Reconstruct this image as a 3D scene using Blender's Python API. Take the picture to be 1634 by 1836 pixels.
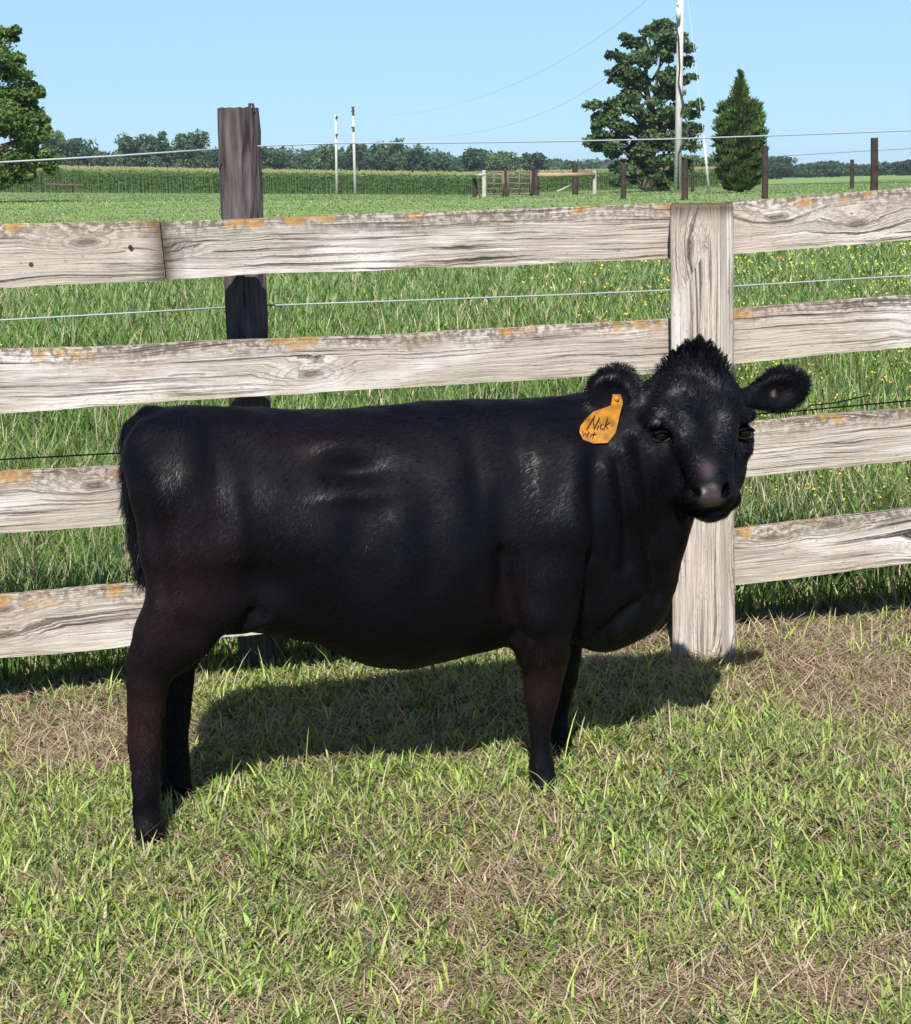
import bpy, bmesh, math
import numpy as np
from mathutils import Matrix, Vector

for o in list(bpy.data.objects): bpy.data.objects.remove(o)
S = bpy.context.scene
COL = S.collection

# ------------------------------------------------------------------ camera
W0, H0, F = 1634.0, 1836.0, 3000.0
CAM_H = 1.4
PITCH = math.atan(599.0 / F)
ROLL = math.radians(1.1)
fwd = np.array([0, math.cos(PITCH), -math.sin(PITCH)])
rgt0 = np.array([1.0, 0, 0]); up0 = np.array([0, math.sin(PITCH), math.cos(PITCH)])
rgt = rgt0 * math.cos(ROLL) - up0 * math.sin(ROLL)
upv = up0 * math.cos(ROLL) + rgt0 * math.sin(ROLL)
EYE = np.array([0, 0, CAM_H])
cam = bpy.data.cameras.new('camera'); co = bpy.data.objects.new('camera', cam); COL.objects.link(co)
M = Matrix.Identity(4)
for i in range(3):
    M[i][0] = rgt[i]; M[i][1] = upv[i]; M[i][2] = -fwd[i]; M[i][3] = EYE[i]
co.matrix_world = M
cam.sensor_fit = 'VERTICAL'; cam.sensor_height = 24; cam.lens = 24 * F / H0
cam.clip_end = 8000; cam.clip_start = 0.05
S.camera = co

# ------------------------------------------------------------------ light
SUN_EL, SHADOW_AZ = math.radians(47), math.radians(4)      # shadows fall away from the camera, a little to the right
sd = np.array([math.sin(SHADOW_AZ) * math.cos(SUN_EL), math.cos(SHADOW_AZ) * math.cos(SUN_EL), -math.sin(SUN_EL)])
sun = bpy.data.lights.new('sun', 'SUN'); so = bpy.data.objects.new('sun', sun); COL.objects.link(so)
sun.energy = 5.0; sun.angle = math.radians(0.5); sun.color = (1.0, 0.965, 0.92)
so.rotation_mode = 'QUATERNION'; so.rotation_quaternion = Vector(sd.tolist()).to_track_quat('-Z', 'Y')
so.location = (0, -3, 12)
wd = bpy.data.worlds.new('World'); S.world = wd; wd.use_nodes = True
wn = wd.node_tree.nodes; wl = wd.node_tree.links
bg = wn['Background']; sk = wn.new('ShaderNodeTexSky')
sk.sky_type = 'NISHITA'; sk.sun_disc = False; sk.sun_elevation = SUN_EL
to_sun = -sd
sk.sun_rotation = math.atan2(to_sun[0], to_sun[1])
sk.altitude = 0; sk.air_density = 0.8; sk.dust_density = 0.0; sk.ozone_density = 2.0
gain = wn.new('ShaderNodeMix'); gain.data_type = 'RGBA'; gain.blend_type = 'MULTIPLY'; gain.inputs[0].default_value = 1; gain.inputs[7].default_value = (.62, .74, .95, 1)
wl.new(sk.outputs[0], gain.inputs[6]); tcw = wn.new('ShaderNodeTexCoord'); spw = wn.new('ShaderNodeSeparateXYZ'); wl.new(tcw.outputs['Generated'], spw.inputs[0])
hb = wn.new('ShaderNodeMapRange'); hb.interpolation_type = 'SMOOTHSTEP'; hb.inputs[1].default_value = .05; hb.inputs[2].default_value = .32; hb.inputs[3].default_value = .72; hb.inputs[4].default_value = 0
wl.new(spw.outputs[2], hb.inputs[0])
hz = wn.new('ShaderNodeMix'); hz.data_type = 'RGBA'; hz.inputs[7].default_value = (4.1, 6.9, 8.8, 1)      # even pale haze low in the sky
wl.new(hb.outputs[0], hz.inputs[0]); wl.new(gain.outputs[2], hz.inputs[6]); wl.new(hz.outputs[2], bg.inputs[0]); bg.inputs[1].default_value = 0.075
S.view_settings.view_transform = 'Standard'; S.view_settings.look = 'None'
S.view_settings.exposure = 0.68; S.view_settings.gamma = 1
S.render.engine = 'CYCLES'

# ------------------------------------------------------------------ pixel <-> world helpers (photo pixels)
def ray(px, py):
    return F * fwd + (px - W0 / 2) * rgt + (H0 / 2 - py) * upv
def at(px, py, Y):
    r = ray(px, py); return EYE + r * (Y / r[1])
def onz(px, py, z=0.0):
    r = ray(px, py); return EYE + r * ((z - CAM_H) / r[2])
def onplane(px, py, p0, nrm):
    r = ray(px, py); return EYE + r * (np.dot(np.asarray(p0) - EYE, nrm) / np.dot(r, nrm))
def hor(px): return 319 - (px - 817) * math.tan(ROLL)

TD = [8, 55, 100, 200, 350, 700, 3000]
K = math.cos(PITCH) ** 2 / F
def zrow(px, ys):
    r = [0.0]
    for d, y in zip(TD[1:5], ys): r.append(CAM_H - d * (y - hor(px)) * K)
    return r + [-0.6, -2.0]
TC = np.array([0, 850, 1634.0])
TZ = np.array([zrow(0, (365, 352, 345, 341)), zrow(850, (357, 352, 350, 341)), zrow(1634, (343, 331, 322, 316))])
def gz(x, y):
    x = np.asarray(x, float); y = np.asarray(y, float)
    px = 817 + F * x / np.maximum(y, 1) / math.cos(PITCH)
    zs = np.stack([np.interp(y, TD, TZ[i]) for i in range(3)])
    t = np.clip(px, 0, 1634)
    a = np.clip(t / 850, 0, 1); b = np.clip((t - 850) / 784, 0, 1)
    z = zs[0] * (1 - a) + zs[1] * a
    z = z * (1 - b) + zs[2] * b
    z = np.where(y < 8, 0, z)
    z = z + np.where(y < 60, .012 * np.sin(x * 2.3 + 1) * np.sin(y * 1.9) + .007 * np.sin(x * 6.1 + y * 4.3), 0)
    return z
def gp(px, d):
    p = at(px, hor(px) + 20, d); return np.array([p[0], d, float(gz(p[0], d))])

# ------------------------------------------------------------------ object helpers
def mesh_from(name, verts, faces, mat, parent=None, cols=None, smooth=False, uvs=None):
    me = bpy.data.meshes.new(name)
    me.from_pydata([tuple(v) for v in verts] if not isinstance(verts, np.ndarray) else verts.tolist(), [], faces if isinstance(faces, list) else faces.tolist())
    return _fin(name, me, mat, parent, cols, smooth, uvs)
def mesh_np(name, verts, loops, starts, totals, mat, parent=None, cols=None, smooth=False):
    me = bpy.data.meshes.new(name)
    me.vertices.add(len(verts)); me.vertices.foreach_set('co', np.ascontiguousarray(verts, np.float32).ravel())
    me.loops.add(len(loops)); me.loops.foreach_set('vertex_index', np.ascontiguousarray(loops, np.int32))
    me.polygons.add(len(starts)); me.polygons.foreach_set('loop_start', np.ascontiguousarray(starts, np.int32))
    try: me.polygons.foreach_set('loop_total', np.ascontiguousarray(totals, np.int32))
    except Exception: pass
    me.update(calc_edges=True)
    return _fin(name, me, mat, parent, cols, smooth, None)
def _fin(name, me, mat, parent, cols, smooth, uvs):
    if cols is not None:
        a = me.color_attributes.new('tint', 'FLOAT_COLOR', 'POINT')
        c = np.ones((len(me.vertices), 4), np.float32); c[:, :3] = cols
        a.data.foreach_set('color', c.ravel())
    if uvs is not None:
        u = me.uv_layers.new(name='UVMap')
        vi = np.zeros(len(me.loops), np.int32); me.loops.foreach_get('vertex_index', vi)
        u.data.foreach_set('uv', np.asarray(uvs, np.float32)[vi].ravel())
    if smooth: me.polygons.foreach_set('use_smooth', np.ones(len(me.polygons), bool))
    me.materials.append(mat)
    o = bpy.data.objects.new(name, me); COL.objects.link(o)
    if parent is not None: o.parent = parent; o.matrix_parent_inverse = parent.matrix_basis.inverted()
    return o
def tag(o, label=None, cat=None, group=None, kind=None):
    if label: o['label'] = label
    if cat: o['category'] = cat
    if group: o['group'] = group
    if kind: o['kind'] = kind
    return o
def empty(name, loc, label, cat, group=None):
    o = bpy.data.objects.new(name, None); COL.objects.link(o); o.location = tuple(float(v) for v in loc); o.empty_display_size = .2
    return tag(o, label, cat, group)

class MB:
    def __init__(s): s.v = []; s.f = []; s.c = []
    def add(s, v, f, col=None):
        b = len(s.v); s.v += [tuple(map(float, q)) for q in v]; s.f += [[b + i for i in q] for q in f]
        s.c += [col or (1, 1, 1)] * len(v)
    def tube(s, pts, rads, n=8, caps=True, sq=None, col=None):
        pts = [np.array(p, float) for p in pts]; rings = []
        if not hasattr(rads, '__len__'): rads = [rads] * len(pts)
        for i, p in enumerate(pts):
            d = pts[min(i + 1, len(pts) - 1)] - pts[max(i - 1, 0)]; d /= np.linalg.norm(d) + 1e-9
            a = np.cross(d, [0, 1, 0.01]) if abs(d[1]) < .9 else np.cross(d, [1, 0, 0]); a /= np.linalg.norm(a)
            b = np.cross(d, a)
            rings += [p + rads[i] * (math.cos(2 * math.pi * k / n) * a + math.sin(2 * math.pi * k / n) * b) for k in range(n)]
        f = [[i * n + k, i * n + (k + 1) % n, (i + 1) * n + (k + 1) % n, (i + 1) * n + k] for i in range(len(pts) - 1) for k in range(n)]
        if caps: f += [list(range(n))[::-1], [(len(pts) - 1) * n + k for k in range(n)]]
        s.add(rings, f, col)
    def build(s, name, mat, parent=None, smooth=False, color=False):
        return mesh_from(name, s.v, s.f, mat, parent, np.array(s.c) if color else None, smooth)

# ------------------------------------------------------------------ materials
def newmat(name):
    m = bpy.data.materials.new(name); m.use_nodes = True
    return m, m.node_tree.nodes, m.node_tree.links, m.node_tree.nodes['Principled BSDF']
def simple(name, c, rough=.7, spec=.3, noise=0.0, nscale=20, bump=0.0, metal=0.0, stretch=None):
    m, n, l, b = newmat(name)
    b.inputs['Roughness'].default_value = rough; b.inputs['Specular IOR Level'].default_value = spec; b.inputs['Metallic'].default_value = metal
    b.inputs['Base Color'].default_value = (*c, 1)
    if noise or bump:
        tc = n.new('ShaderNodeTexCoord'); t = n.new('ShaderNodeTexNoise'); t.inputs['Scale'].default_value = nscale; t.inputs['Detail'].default_value = 6
        mp = n.new('ShaderNodeMapping'); l.new(tc.outputs['Object'], mp.inputs[0]); l.new(mp.outputs[0], t.inputs[0])
        if stretch: mp.inputs['Scale'].default_value = stretch
        r = n.new('ShaderNodeValToRGB'); r.color_ramp.elements[0].position = .3; r.color_ramp.elements[1].position = .7
        r.color_ramp.elements[0].color = (*[v * (1 - noise) for v in c], 1); r.color_ramp.elements[1].color = (*[min(1, v * (1 + noise)) for v in c], 1)
        l.new(t.outputs[0], r.inputs[0]); l.new(r.outputs[0], b.inputs['Base Color'])
        if bump:
            bu = n.new('ShaderNodeBump'); bu.inputs['Strength'].default_value = bump; bu.inputs['Distance'].default_value = .01
            l.new(t.outputs[0], bu.inputs['Height']); l.new(bu.outputs[0], b.inputs['Normal'])
    return m
def leafmat(name, rough=.55, trans=.35, spec=.25):
    m, n, l, b = newmat(name)
    a = n.new('ShaderNodeAttribute'); a.attribute_name = 'tint'
    l.new(a.outputs['Color'], b.inputs['Base Color']); b.inputs['Roughness'].default_value = rough; b.inputs['Specular IOR Level'].default_value = spec
    tr = n.new('ShaderNodeBsdfTranslucent'); l.new(a.outputs['Color'], tr.inputs[0])
    mx = n.new('ShaderNodeMixShader'); mx.inputs[0].default_value = trans
    l.new(b.outputs[0], mx.inputs[1]); l.new(tr.outputs[0], mx.inputs[2])
    l.new(mx.outputs[0], n['Material Output'].inputs[0])
    return m
M_grass = leafmat('grass_blade', .45, .4, .35)
M_leaf = leafmat('leaf', .55, .25, .25)
M_far = leafmat('far_leaf', .8, .12, .1)

def woodmat(name, vertical=False, lichen=1.0):
    """weathered grey boards; UV.x = metres along, UV.y = metres from the lower edge (attribute 'hgt' scaled)"""
    m, n, l, b = newmat(name)
    def N(t, **k):
        x = n.new(t)
        for a, v in k.items(): setattr(x, a, v)
        return x
    def math_(op, a, bb=None, clamp=False):
        x = N('ShaderNodeMath', operation=op, use_clamp=clamp)
        for i, v in enumerate((a, bb)):
            if v is None: continue
            if isinstance(v, (int, float)): x.inputs[i].default_value = v
            else: l.new(v, x.inputs[i])
        return x.outputs[0]
    def noise(vec, scale, detail=4, rough=.55, dist=0):
        x = N('ShaderNodeTexNoise'); x.inputs['Scale'].default_value = scale; x.inputs['Detail'].default_value = detail
        x.inputs['Roughness'].default_value = rough; x.inputs['Distortion'].default_value = dist; l.new(vec, x.inputs[0]); return x.outputs[0]
    def mapping(vec, sc, loc=(0, 0, 0)):
        x = N('ShaderNodeMapping'); x.inputs['Scale'].default_value = sc; x.inputs['Location'].default_value = loc; l.new(vec, x.inputs[0]); return x.outputs[0]
    def mixc(f, a, bb, mode='MIX'):
        x = N('ShaderNodeMix', data_type='RGBA', blend_type=mode)
        if isinstance(f, (int, float)): x.inputs[0].default_value = f
        else: l.new(f, x.inputs[0])
        for i, v in ((6, a), (7, bb)):
            if isinstance(v, tuple): x.inputs[i].default_value = (*v, 1)
            else: l.new(v, x.inputs[i])
        return x.outputs[2]
    def ramp(v, pts):
        x = N('ShaderNodeValToRGB'); e = x.color_ramp.elements
        e[0].position = pts[0][0]; e[0].color = (*[pts[0][1]] * 3, 1); e[1].position = pts[1][0]; e[1].color = (*[pts[1][1]] * 3, 1)
        for p, c in pts[2:]: q = e.new(p); q.color = (c, c, c, 1)
        l.new(v, x.inputs[0]); return x.outputs[0]
    uv = N('ShaderNodeUVMap').outputs[0]
    sep = N('ShaderNodeSeparateXYZ'); l.new(uv, sep.inputs[0])
    info = N('ShaderNodeAttribute', attribute_name='tint'); s2 = N('ShaderNodeSeparateColor'); l.new(info.outputs['Color'], s2.inputs[0])
    h01 = s2.outputs[0]                                    # 0 lower edge .. 1 top edge
    # knots
    kv = mapping(uv, (2.3, 7.0, 1))
    vo = N('ShaderNodeTexVoronoi'); vo.voronoi_dimensions = '2D'; vo.inputs['Scale'].default_value = 1.0; vo.inputs['Randomness'].default_value = 1; l.new(kv, vo.inputs[0])
    sc = N('ShaderNodeSeparateColor'); l.new(vo.outputs['Color'], sc.inputs[0])
    use = math_('GREATER_THAN', sc.outputs[0], .40)
    kd = math_('ADD', vo.outputs['Distance'], math_('MULTIPLY', math_('SUBTRACT', noise(mapping(uv, (30, 60, 1)), 1), .5), .12))
    knot = math_('MULTIPLY', ramp(kd, [(0.03, 1), (.10, 0)]), use)
    halo = math_('MULTIPLY', ramp(kd, [(0.05, 1), (.38, 0)]), use)
    # grain
    wob = math_('MULTIPLY', math_('SUBTRACT', noise(mapping(uv, (1.3, 6, 1)), 1, 2), .5), .07)
    gy = math_('ADD', math_('ADD', sep.outputs[1], wob), math_('MULTIPLY', halo, .035))
    cmb = N('ShaderNodeCombineXYZ'); l.new(sep.outputs[0], cmb.inputs[0]); l.new(gy, cmb.inputs[1])
    g1 = noise(mapping(cmb.outputs[0], (2.2, 170, 1)), 1, 6, .7)
    g2 = noise(mapping(cmb.outputs[0], (5.0, 420, 1)), 1, 3, .6)
    rings = N('ShaderNodeTexWave', wave_type='RINGS'); rings.inputs['Scale'].default_value = 3
    crack = ramp(noise(mapping(cmb.outputs[0], (1.1, 75, 1), (3.3, 7.7, 0)), 1, 6, .75), [(.55, 0), (.60, 1)])
    crack = math_('MULTIPLY', crack, ramp(noise(mapping(uv, (1.5, 14, 1)), 1, 2), [(.35, .15), (.6, 1)]))
    mott = noise(mapping(uv, (7, 16, 1)), 1, 6, .7)
    c = mixc(ramp(g1, [(.3, 0), (.7, 1)]), (.26, .215, .17), (.70, .63, .545))
    c = mixc(ramp(g2, [(.34, .9), (.56, 0)]), c, (.13, .11, .10))
    c = mixc(ramp(noise(mapping(uv, (1.3, 5, 1), (9, 2, 0)), 1, 3), [(.4, 0), (.7, .5)]), c, (.50, .42, .35))
    c = mixc(ramp(noise(mapping(uv, (2.0, 7, 1), (1, 22, 0)), 1, 5), [(.52, 0), (.68, .65)]), c, (.78, .735, .69))
    fs = noise(mapping(uv, (45, 170, 1)), 1, 4, .7)
    c = mixc(math_('MULTIPLY', ramp(fs, [(.56, 0), (.66, 1)]), ramp(mott, [(.4, .1), (.6, .8)])), c, (.10, .085, .075))
    c = mixc(crack, c, (.045, .038, .035))
    c = mixc(math_('MULTIPLY', knot, .9), c, (.085, .062, .05))
    kr = N('ShaderNodeMath', operation='SINE'); l.new(math_('MULTIPLY', kd, 95), kr.inputs[0])
    c = mixc(math_('MULTIPLY', math_('MULTIPLY', halo, .75), ramp(kr.outputs[0], [(.3, 0), (.8, 1)])), c, (.22, .17, .13))
    # grey-brown algae below the top edge, orange lichen on it, green tinge below
    top = ramp(math_('ADD', h01, math_('MULTIPLY', math_('SUBTRACT', mott, .5), .7)), [(.66, 0), (.95, 1)])
    sp = noise(mapping(uv, (60, 60, 1)), 1, 3)
    speck = ramp(math_('ADD', math_('MULTIPLY', sp, .7), math_('MULTIPLY', g1, .3)), [(.46, 1), (.55, 0)])
    c = mixc(math_('MULTIPLY', math_('MULTIPLY', top, speck), .85 * lichen), c, (.13, .10, .07))
    ln = noise(mapping(uv, (6.5, 7.0, 1), (5, 5, 0)), 1, 5, .6)
    lt = ramp(math_('ADD', h01, math_('MULTIPLY', math_('SUBTRACT', ln, .5), .9)), [(.86, 0), (.98, 1)])
    lm = math_('MULTIPLY', ramp(ln, [(.55, 0), (.61, 1)]), lt)
    lm = math_('MULTIPLY', lm, math_('MULTIPLY', ramp(sp, [(.36, .35), (.52, 1)]), ramp(fs, [(.40, .6), (.56, 1)])))
    c = mixc(math_('MULTIPLY', lm, .9 * lichen), c, (.41, .215, .04))
    gt = math_('MULTIPLY', ramp(h01, [(.0, .55), (.22, 0)]), ramp(mott, [(.45, 0), (.6, 1)]))
    c = mixc(math_('MULTIPLY', gt, .6), c, (.30, .31, .10))
    c = mixc(s2.outputs[1], c, (.10, .07, .05))             # end / top weathering painted as a mask
    l.new(c, b.inputs['Base Color']); b.inputs['Roughness'].default_value = .85; b.inputs['Specular IOR Level'].default_value = .15
    hgt = math_('SUBTRACT', math_('ADD', math_('MULTIPLY', g1, .6), math_('MULTIPLY', g2, .35)), math_('MULTIPLY', crack, .9))
    bu = N('ShaderNodeBump'); bu.inputs['Strength'].default_value = .75; bu.inputs['Distance'].default_value = .004
    l.new(hgt, bu.inputs['Height']); l.new(bu.outputs[0], b.inputs['Normal'])
    return m
M_wood = woodmat('weathered_board'); M_post = woodmat('weathered_post', lichen=.6)

# ------------------------------------------------------------------ ground
def build_ground():
    m, n, l, b = newmat('soil_and_turf')
    geo = n.new('ShaderNodeNewGeometry')
    def nz(sc, det=6, rough=.6):
        t = n.new('ShaderNodeTexNoise'); t.inputs['Scale'].default_value = sc; t.inputs['Detail'].default_value = det; t.inputs['Roughness'].default_value = rough
        l.new(geo.outputs['Position'], t.inputs[0]); return t.outputs[0]
    def rp(v, stops):
        r = n.new('ShaderNodeValToRGB'); e = r.color_ramp.elements
        e[0].position, e[0].color = stops[0][0], (*stops[0][1], 1); e[1].position, e[1].color = stops[1][0], (*stops[1][1], 1)
        for p, c in stops[2:]: q = e.new(p); q.color = (*c, 1)
        l.new(v, r.inputs[0]); return r.outputs[0]
    near = rp(nz(90), [(.35, (.035, .028, .018)), (.5, (.09, .07, .042)), (.62, (.07, .085, .022)), (.75, (.18, .14, .09))])
    far = rp(nz(.35, 8, .7), [(.35, (.15, .23, .07)), (.55, (.20, .28, .10)), (.7, (.32, .34, .17))])
    sep = n.new('ShaderNodeSeparateXYZ'); l.new(geo.outputs['Position'], sep.inputs[0])
    mr = n.new('ShaderNodeMapRange'); mr.inputs[1].default_value = 5; mr.inputs[2].default_value = 12; l.new(sep.outputs[1], mr.inputs[0])
    mx = n.new('ShaderNodeMix'); mx.data_type = 'RGBA'; l.new(mr.outputs[0], mx.inputs[0]); l.new(near, mx.inputs[6]); l.new(far, mx.inputs[7])
    l.new(mx.outputs[2], b.inputs['Base Color']); b.inputs['Roughness'].default_value = .95; b.inputs['Specular IOR Level'].default_value = .05
    bu = n.new('ShaderNodeBump'); bu.inputs['Strength'].default_value = .8; bu.inputs['Distance'].default_value = .02
    l.new(nz(60), bu.inputs['Height']); l.new(bu.outputs[0], b.inputs['Normal'])
    ys = np.concatenate([np.linspace(-8, 0, 6), np.linspace(.5, 14, 90), np.geomspace(14.5, 3000, 90)])
    us = np.concatenate([[-4, -2.4, -1.5, -1], np.linspace(-.7, .7, 61), [1, 1.5, 2.4, 4]])
    V = []
    for y in ys:
        w = max(y, 6.0)
        for u in us:
            x = u * w; V.append((x, y, float(gz(x, y))))
    nu = len(us)
    Fc = [[j * nu + i, j * nu + i + 1, (j + 1) * nu + i + 1, (j + 1) * nu + i] for j in range(len(ys) - 1) for i in range(nu - 1)]
    tag(mesh_from('ground', V, Fc, m, smooth=True), kind='structure')
build_ground()

# ------------------------------------------------------------------ board fence
PB = onz(1262, 1184)                                        # foot of the square post, front face
aL, aR = math.radians(14), math.radians(11)
dL = np.array([math.cos(aL), math.sin(aL), 0]); nL = np.array([dL[1], -dL[0], 0])
dR = np.array([math.cos(aR), math.sin(aR), 0]); nR = np.array([dR[1], -dR[0], 0])
nP = np.array([-PB[0], -PB[1], 0]) / np.linalg.norm(PB[:2]); dP = np.array([-nP[1], nP[0], 0])
BOFF = .15                                                 # board faces sit this far behind the post face
def pl(px, py, side, off=0.0):
    return onplane(px, py, PB - (nL if side == 'L' else nR) * (BOFF + off), nL if side == 'L' else nR)

def board(tl, bl, tr, br, nrm, seed, parent, ext=(0, 0), thick=.038, endmask=(0, 0)):
    rng = np.random.default_rng(seed)
    tl, bl, tr, br = [np.array(q) for q in (tl, bl, tr, br)]
    if ext[0]: tl, bl = tl + (tl - tr) * ext[0], bl + (bl - br) * ext[0]
    if ext[1]: tr, br = tr + (tr - tl) * ext[1], br + (br - bl) * ext[1]
    L = np.linalg.norm(tr - tl); nseg = max(8, int(L / .03)); u = np.linspace(0, 1, nseg + 1)
    def wav(a):
        w = np.zeros_like(u)
        for k in range(1, 9): w += rng.normal() * a / k ** .8 * np.sin(u * L * k * 2.2 + rng.uniform(0, 6))
        return w + rng.normal(size=len(u)) * .0007
    wt, wb, wf = wav(.0022), wav(.0022), wav(.0012)
    prof = [(0, .004), (.0, .03), (.0, .5), (0, .97), (0, .996), (.004, 1.0), (.5, 1.0), (1, .99), (1, .5), (1, .01), (.5, 0), (.006, 0)]
    V = []; UV = []; C = []
    U0 = seed * 3.7; wid = np.linalg.norm(tl - bl)
    for i, uu in enumerate(u):
        T = tl + (tr - tl) * uu; B = bl + (br - bl) * uu
        T = T + np.array([0, 0, wt[i]]); B = B + np.array([0, 0, wb[i]])
        for d, h in prof:
            p = B + (T - B) * h - nrm * (d * thick) + nrm * wf[i]
            V.append(p); UV.append((U0 + uu * L, seed * 1.3 + h * wid + d * thick)); 
            e = max(0, 1 - uu * L / .05) * endmask[0] + max(0, 1 - (1 - uu) * L / .05) * endmask[1]
            C.append((h, e, 0))
    n = len(prof)
    Fc = [[i * n + k, (i + 1) * n + k, (i + 1) * n + (k + 1) % n, i * n + (k + 1) % n] for i in range(nseg) for k in range(n)]
    Fc += [list(range(n)), [nseg * n + k for k in range(n)][::-1]]
    return mesh_from('board', V, Fc, M_wood, parent, np.array(C), False, UV)

fence = empty('board_fence', PB, 'weathered grey four-board fence with orange lichen and thick square post behind the black calf', 'fence')
XE = 1206
LB = [((0, 402), (0, 517), (286, 397), (296, 502)), ((288, 397), (299, 501), (XE, 364), (XE, 464)), ((0, 629), (0, 738), (XE, 572), (XE, 669)),
      ((0, 849), (0, 957), (XE, 775), (XE, 873)), ((0, 1069), (0, 1181), (XE, 964), (XE, 1066))]
for k, (a, b_, c, d) in enumerate(LB):
    q = [pl(*p, 'L') for p in (a, b_, c, d)]
    ex = (0.9, 0) if k == 0 else ((0, 0) if k == 1 else (.25, 0))
    board(q[0], q[1], q[2], q[3], nL, k + 1, fence, ex, endmask=(1 if k == 1 else 0, .9 if k == 0 else .15))
XR = 1309
RB = [((XR, 361), (XR, 457), (1634, 336), (1634, 430)), ((XR, 556), (XR, 655), (1634, 527), (1634, 622)),
      ((XR, 761), (XR, 857), (1634, 731), (1634, 826)), ((XR, 949), (XR, 1050), (1634, 912), (1634, 1012))]
for k, (a, b_, c, d) in enumerate(RB):
    q = [pl(*p, 'R') for p in (a, b_, c, d)]
    board(q[0], q[1], q[2], q[3], nR, k + 7, fence, (0, 3.9), endmask=(.2, 0))

for x_, y_ in ((234, 443), (56, 474), (236, 446)):
    m = MB(); p = pl(x_, y_, 'L', -.002); m.tube([p, p - nL * .004], .006, 8); m.build('nail', simple('rusty_nail', (.05, .03, .025), .7, .3), fence)
def sqpost(base, top_z, w, seed, lean=(0, 0)):
    rng = np.random.default_rng(seed); V = []; UV = []; C = []; r = .018; h = w / 2
    ring = []
    for cx, cy, a0 in ((h - r, -(h - r), -90), (h - r, h - r, 0), (-(h - r), h - r, 90), (-(h - r), -(h - r), 180)):
        for t in (0, 30, 60, 90):
            a = math.radians(a0 + t); ring.append((cx + r * math.cos(a), cy + r * math.sin(a)))
        # extra points along the next flat side
    R = []
    for i in range(len(ring)):
        a, b_ = np.array(ring[i]), np.array(ring[(i + 1) % len(ring)]); R.append(a)
        if np.linalg.norm(b_ - a) > .05:
            for t in np.linspace(0, 1, 8)[1:-1]: R.append(a + (b_ - a) * t)
    n = len(R); zs = list(np.linspace(-.15, top_z - .012, 40)) + [top_z - .004, top_z]
    per = np.cumsum([0] + [np.linalg.norm(R[(i + 1) % n] - R[i]) for i in range(n)])
    jag = rng.normal(size=n) * .0012
    for j, z in enumerate(zs):
        s = 1.0 + .045 * max(0, 1 - z / .45)
        if j == len(zs) - 2: s *= .985
        if j == len(zs) - 1: s *= .93
        for i, q in enumerate(R):
            f = z / top_z
            p = base + dP * (q[0] * s + lean[0] * f) - nP * (q[1] * s) - nP * h
            p = p + nP * 0; p[2] = z + (jag[i] if j > len(zs) - 3 else 0)
            V.append(p); UV.append((z * 1.0 + seed, per[i] + seed)); C.append((min(1, .55 + .0 * f + max(0, (z - top_z + .03) / .03) * .45), min(1, max(0, (z - top_z + .045 + .02 * rng.random()) / .04)) * .92, 0))
    c0 = len(V); V.append(base - nP * h + np.array([0, 0, top_z - .006])); UV.append((seed + 5, seed)); C.append((.9, .85, 0))
    Fc = [[j * n + i, j * n + (i + 1) % n, (j + 1) * n + (i + 1) % n, (j + 1) * n + i] for j in range(len(zs) - 1) for i in range(n)]
    Fc += [[(len(zs) - 1) * n + i, (len(zs) - 1) * n + (i + 1) % n, c0] for i in range(n)]
    o = mesh_from('post', V, Fc, M_post, fence, np.array(C), True, UV)
    o['label'] = 'thick square grey post with weathered dark top'; return o
base = PB.copy(); top = onplane(1258, 366, PB, nP)
w_px = np.linalg.norm(onplane(1315, 760, PB, nP) - onplane(1203, 760, PB, nP))
sqpost(base + dP * 0.0, top[2], w_px, 3, lean=(float(np.dot(top - base, dP)), 0))
sqpost(PB - dL * 3.1 * 1.0, 1.30, w_px, 5)
sqpost(PB + dR * 2.6, 1.42, w_px, 6)

# ------------------------------------------------------------------ round post and wires just behind
M_dark = simple('creosote_post', (.085, .068, .066), .85, .2, .7, 9, 1.0, stretch=(6, 6, .7))
M_wire = simple('galvanised_wire', (.32, .35, .36), .5, .4)
M_wired = simple('dark_wire', (.03, .03, .03), .6, .3)
wf = empty('wire_fence', pl(445, 1000, 'L', .24) * np.array([1, 1, 0]), 'dark round post carrying three thin wires just behind the grey board fence', 'fence')
def round_post(pts, rads, seed, parent, mat=M_dark, name='post', n=28, rough=.003):
    rng = np.random.default_rng(seed); V = []; Z = 26
    ph = rng.uniform(0, 6, 6)
    for j in range(Z + 1):
        t = j / Z; p = np.array(pts[0]) * (1 - t) + np.array(pts[1]) * t; r = rads[0] * (1 - t) + rads[1] * t
        for k in range(n):
            a = 2 * math.pi * k / n; rr = r + rough * (math.sin(3 * a + ph[0] + t * 2) + .6 * math.sin(7 * a + ph[1] - t * 3) + .5 * rng.normal())
            if j == Z: rr *= .97
            V.append(p + rr * np.array([math.cos(a), math.sin(a), 0]) + np.array([0, 0, (.001 * rng.normal() if j == Z else 0)]))
    Fc = [[j * n + i, j * n + (i + 1) % n, (j + 1) * n + (i + 1) % n, (j + 1) * n + i] for j in range(Z) for i in range(n)]
    Fc.append([Z * n + k for k in range(n)])
    return mesh_from(name, V, Fc, mat, parent, None, False)
OFF = .235
pt, pm = pl(425, 194, 'L', OFF), pl(447, 722, 'L', OFF)
pb_ = pt + (pm - pt) * ((pt[2] + .1) / (pt[2] - pm[2]))
rp_ = np.linalg.norm(pl(474, 450, 'L', OFF) - pl(398, 450, 'L', OFF)) / 2
round_post((pb_, pt), (rp_ * 1.03, rp_ * .96), 4, wf)
st = MB(); q = pl(446, 194, 'L', OFF - .03)
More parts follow.
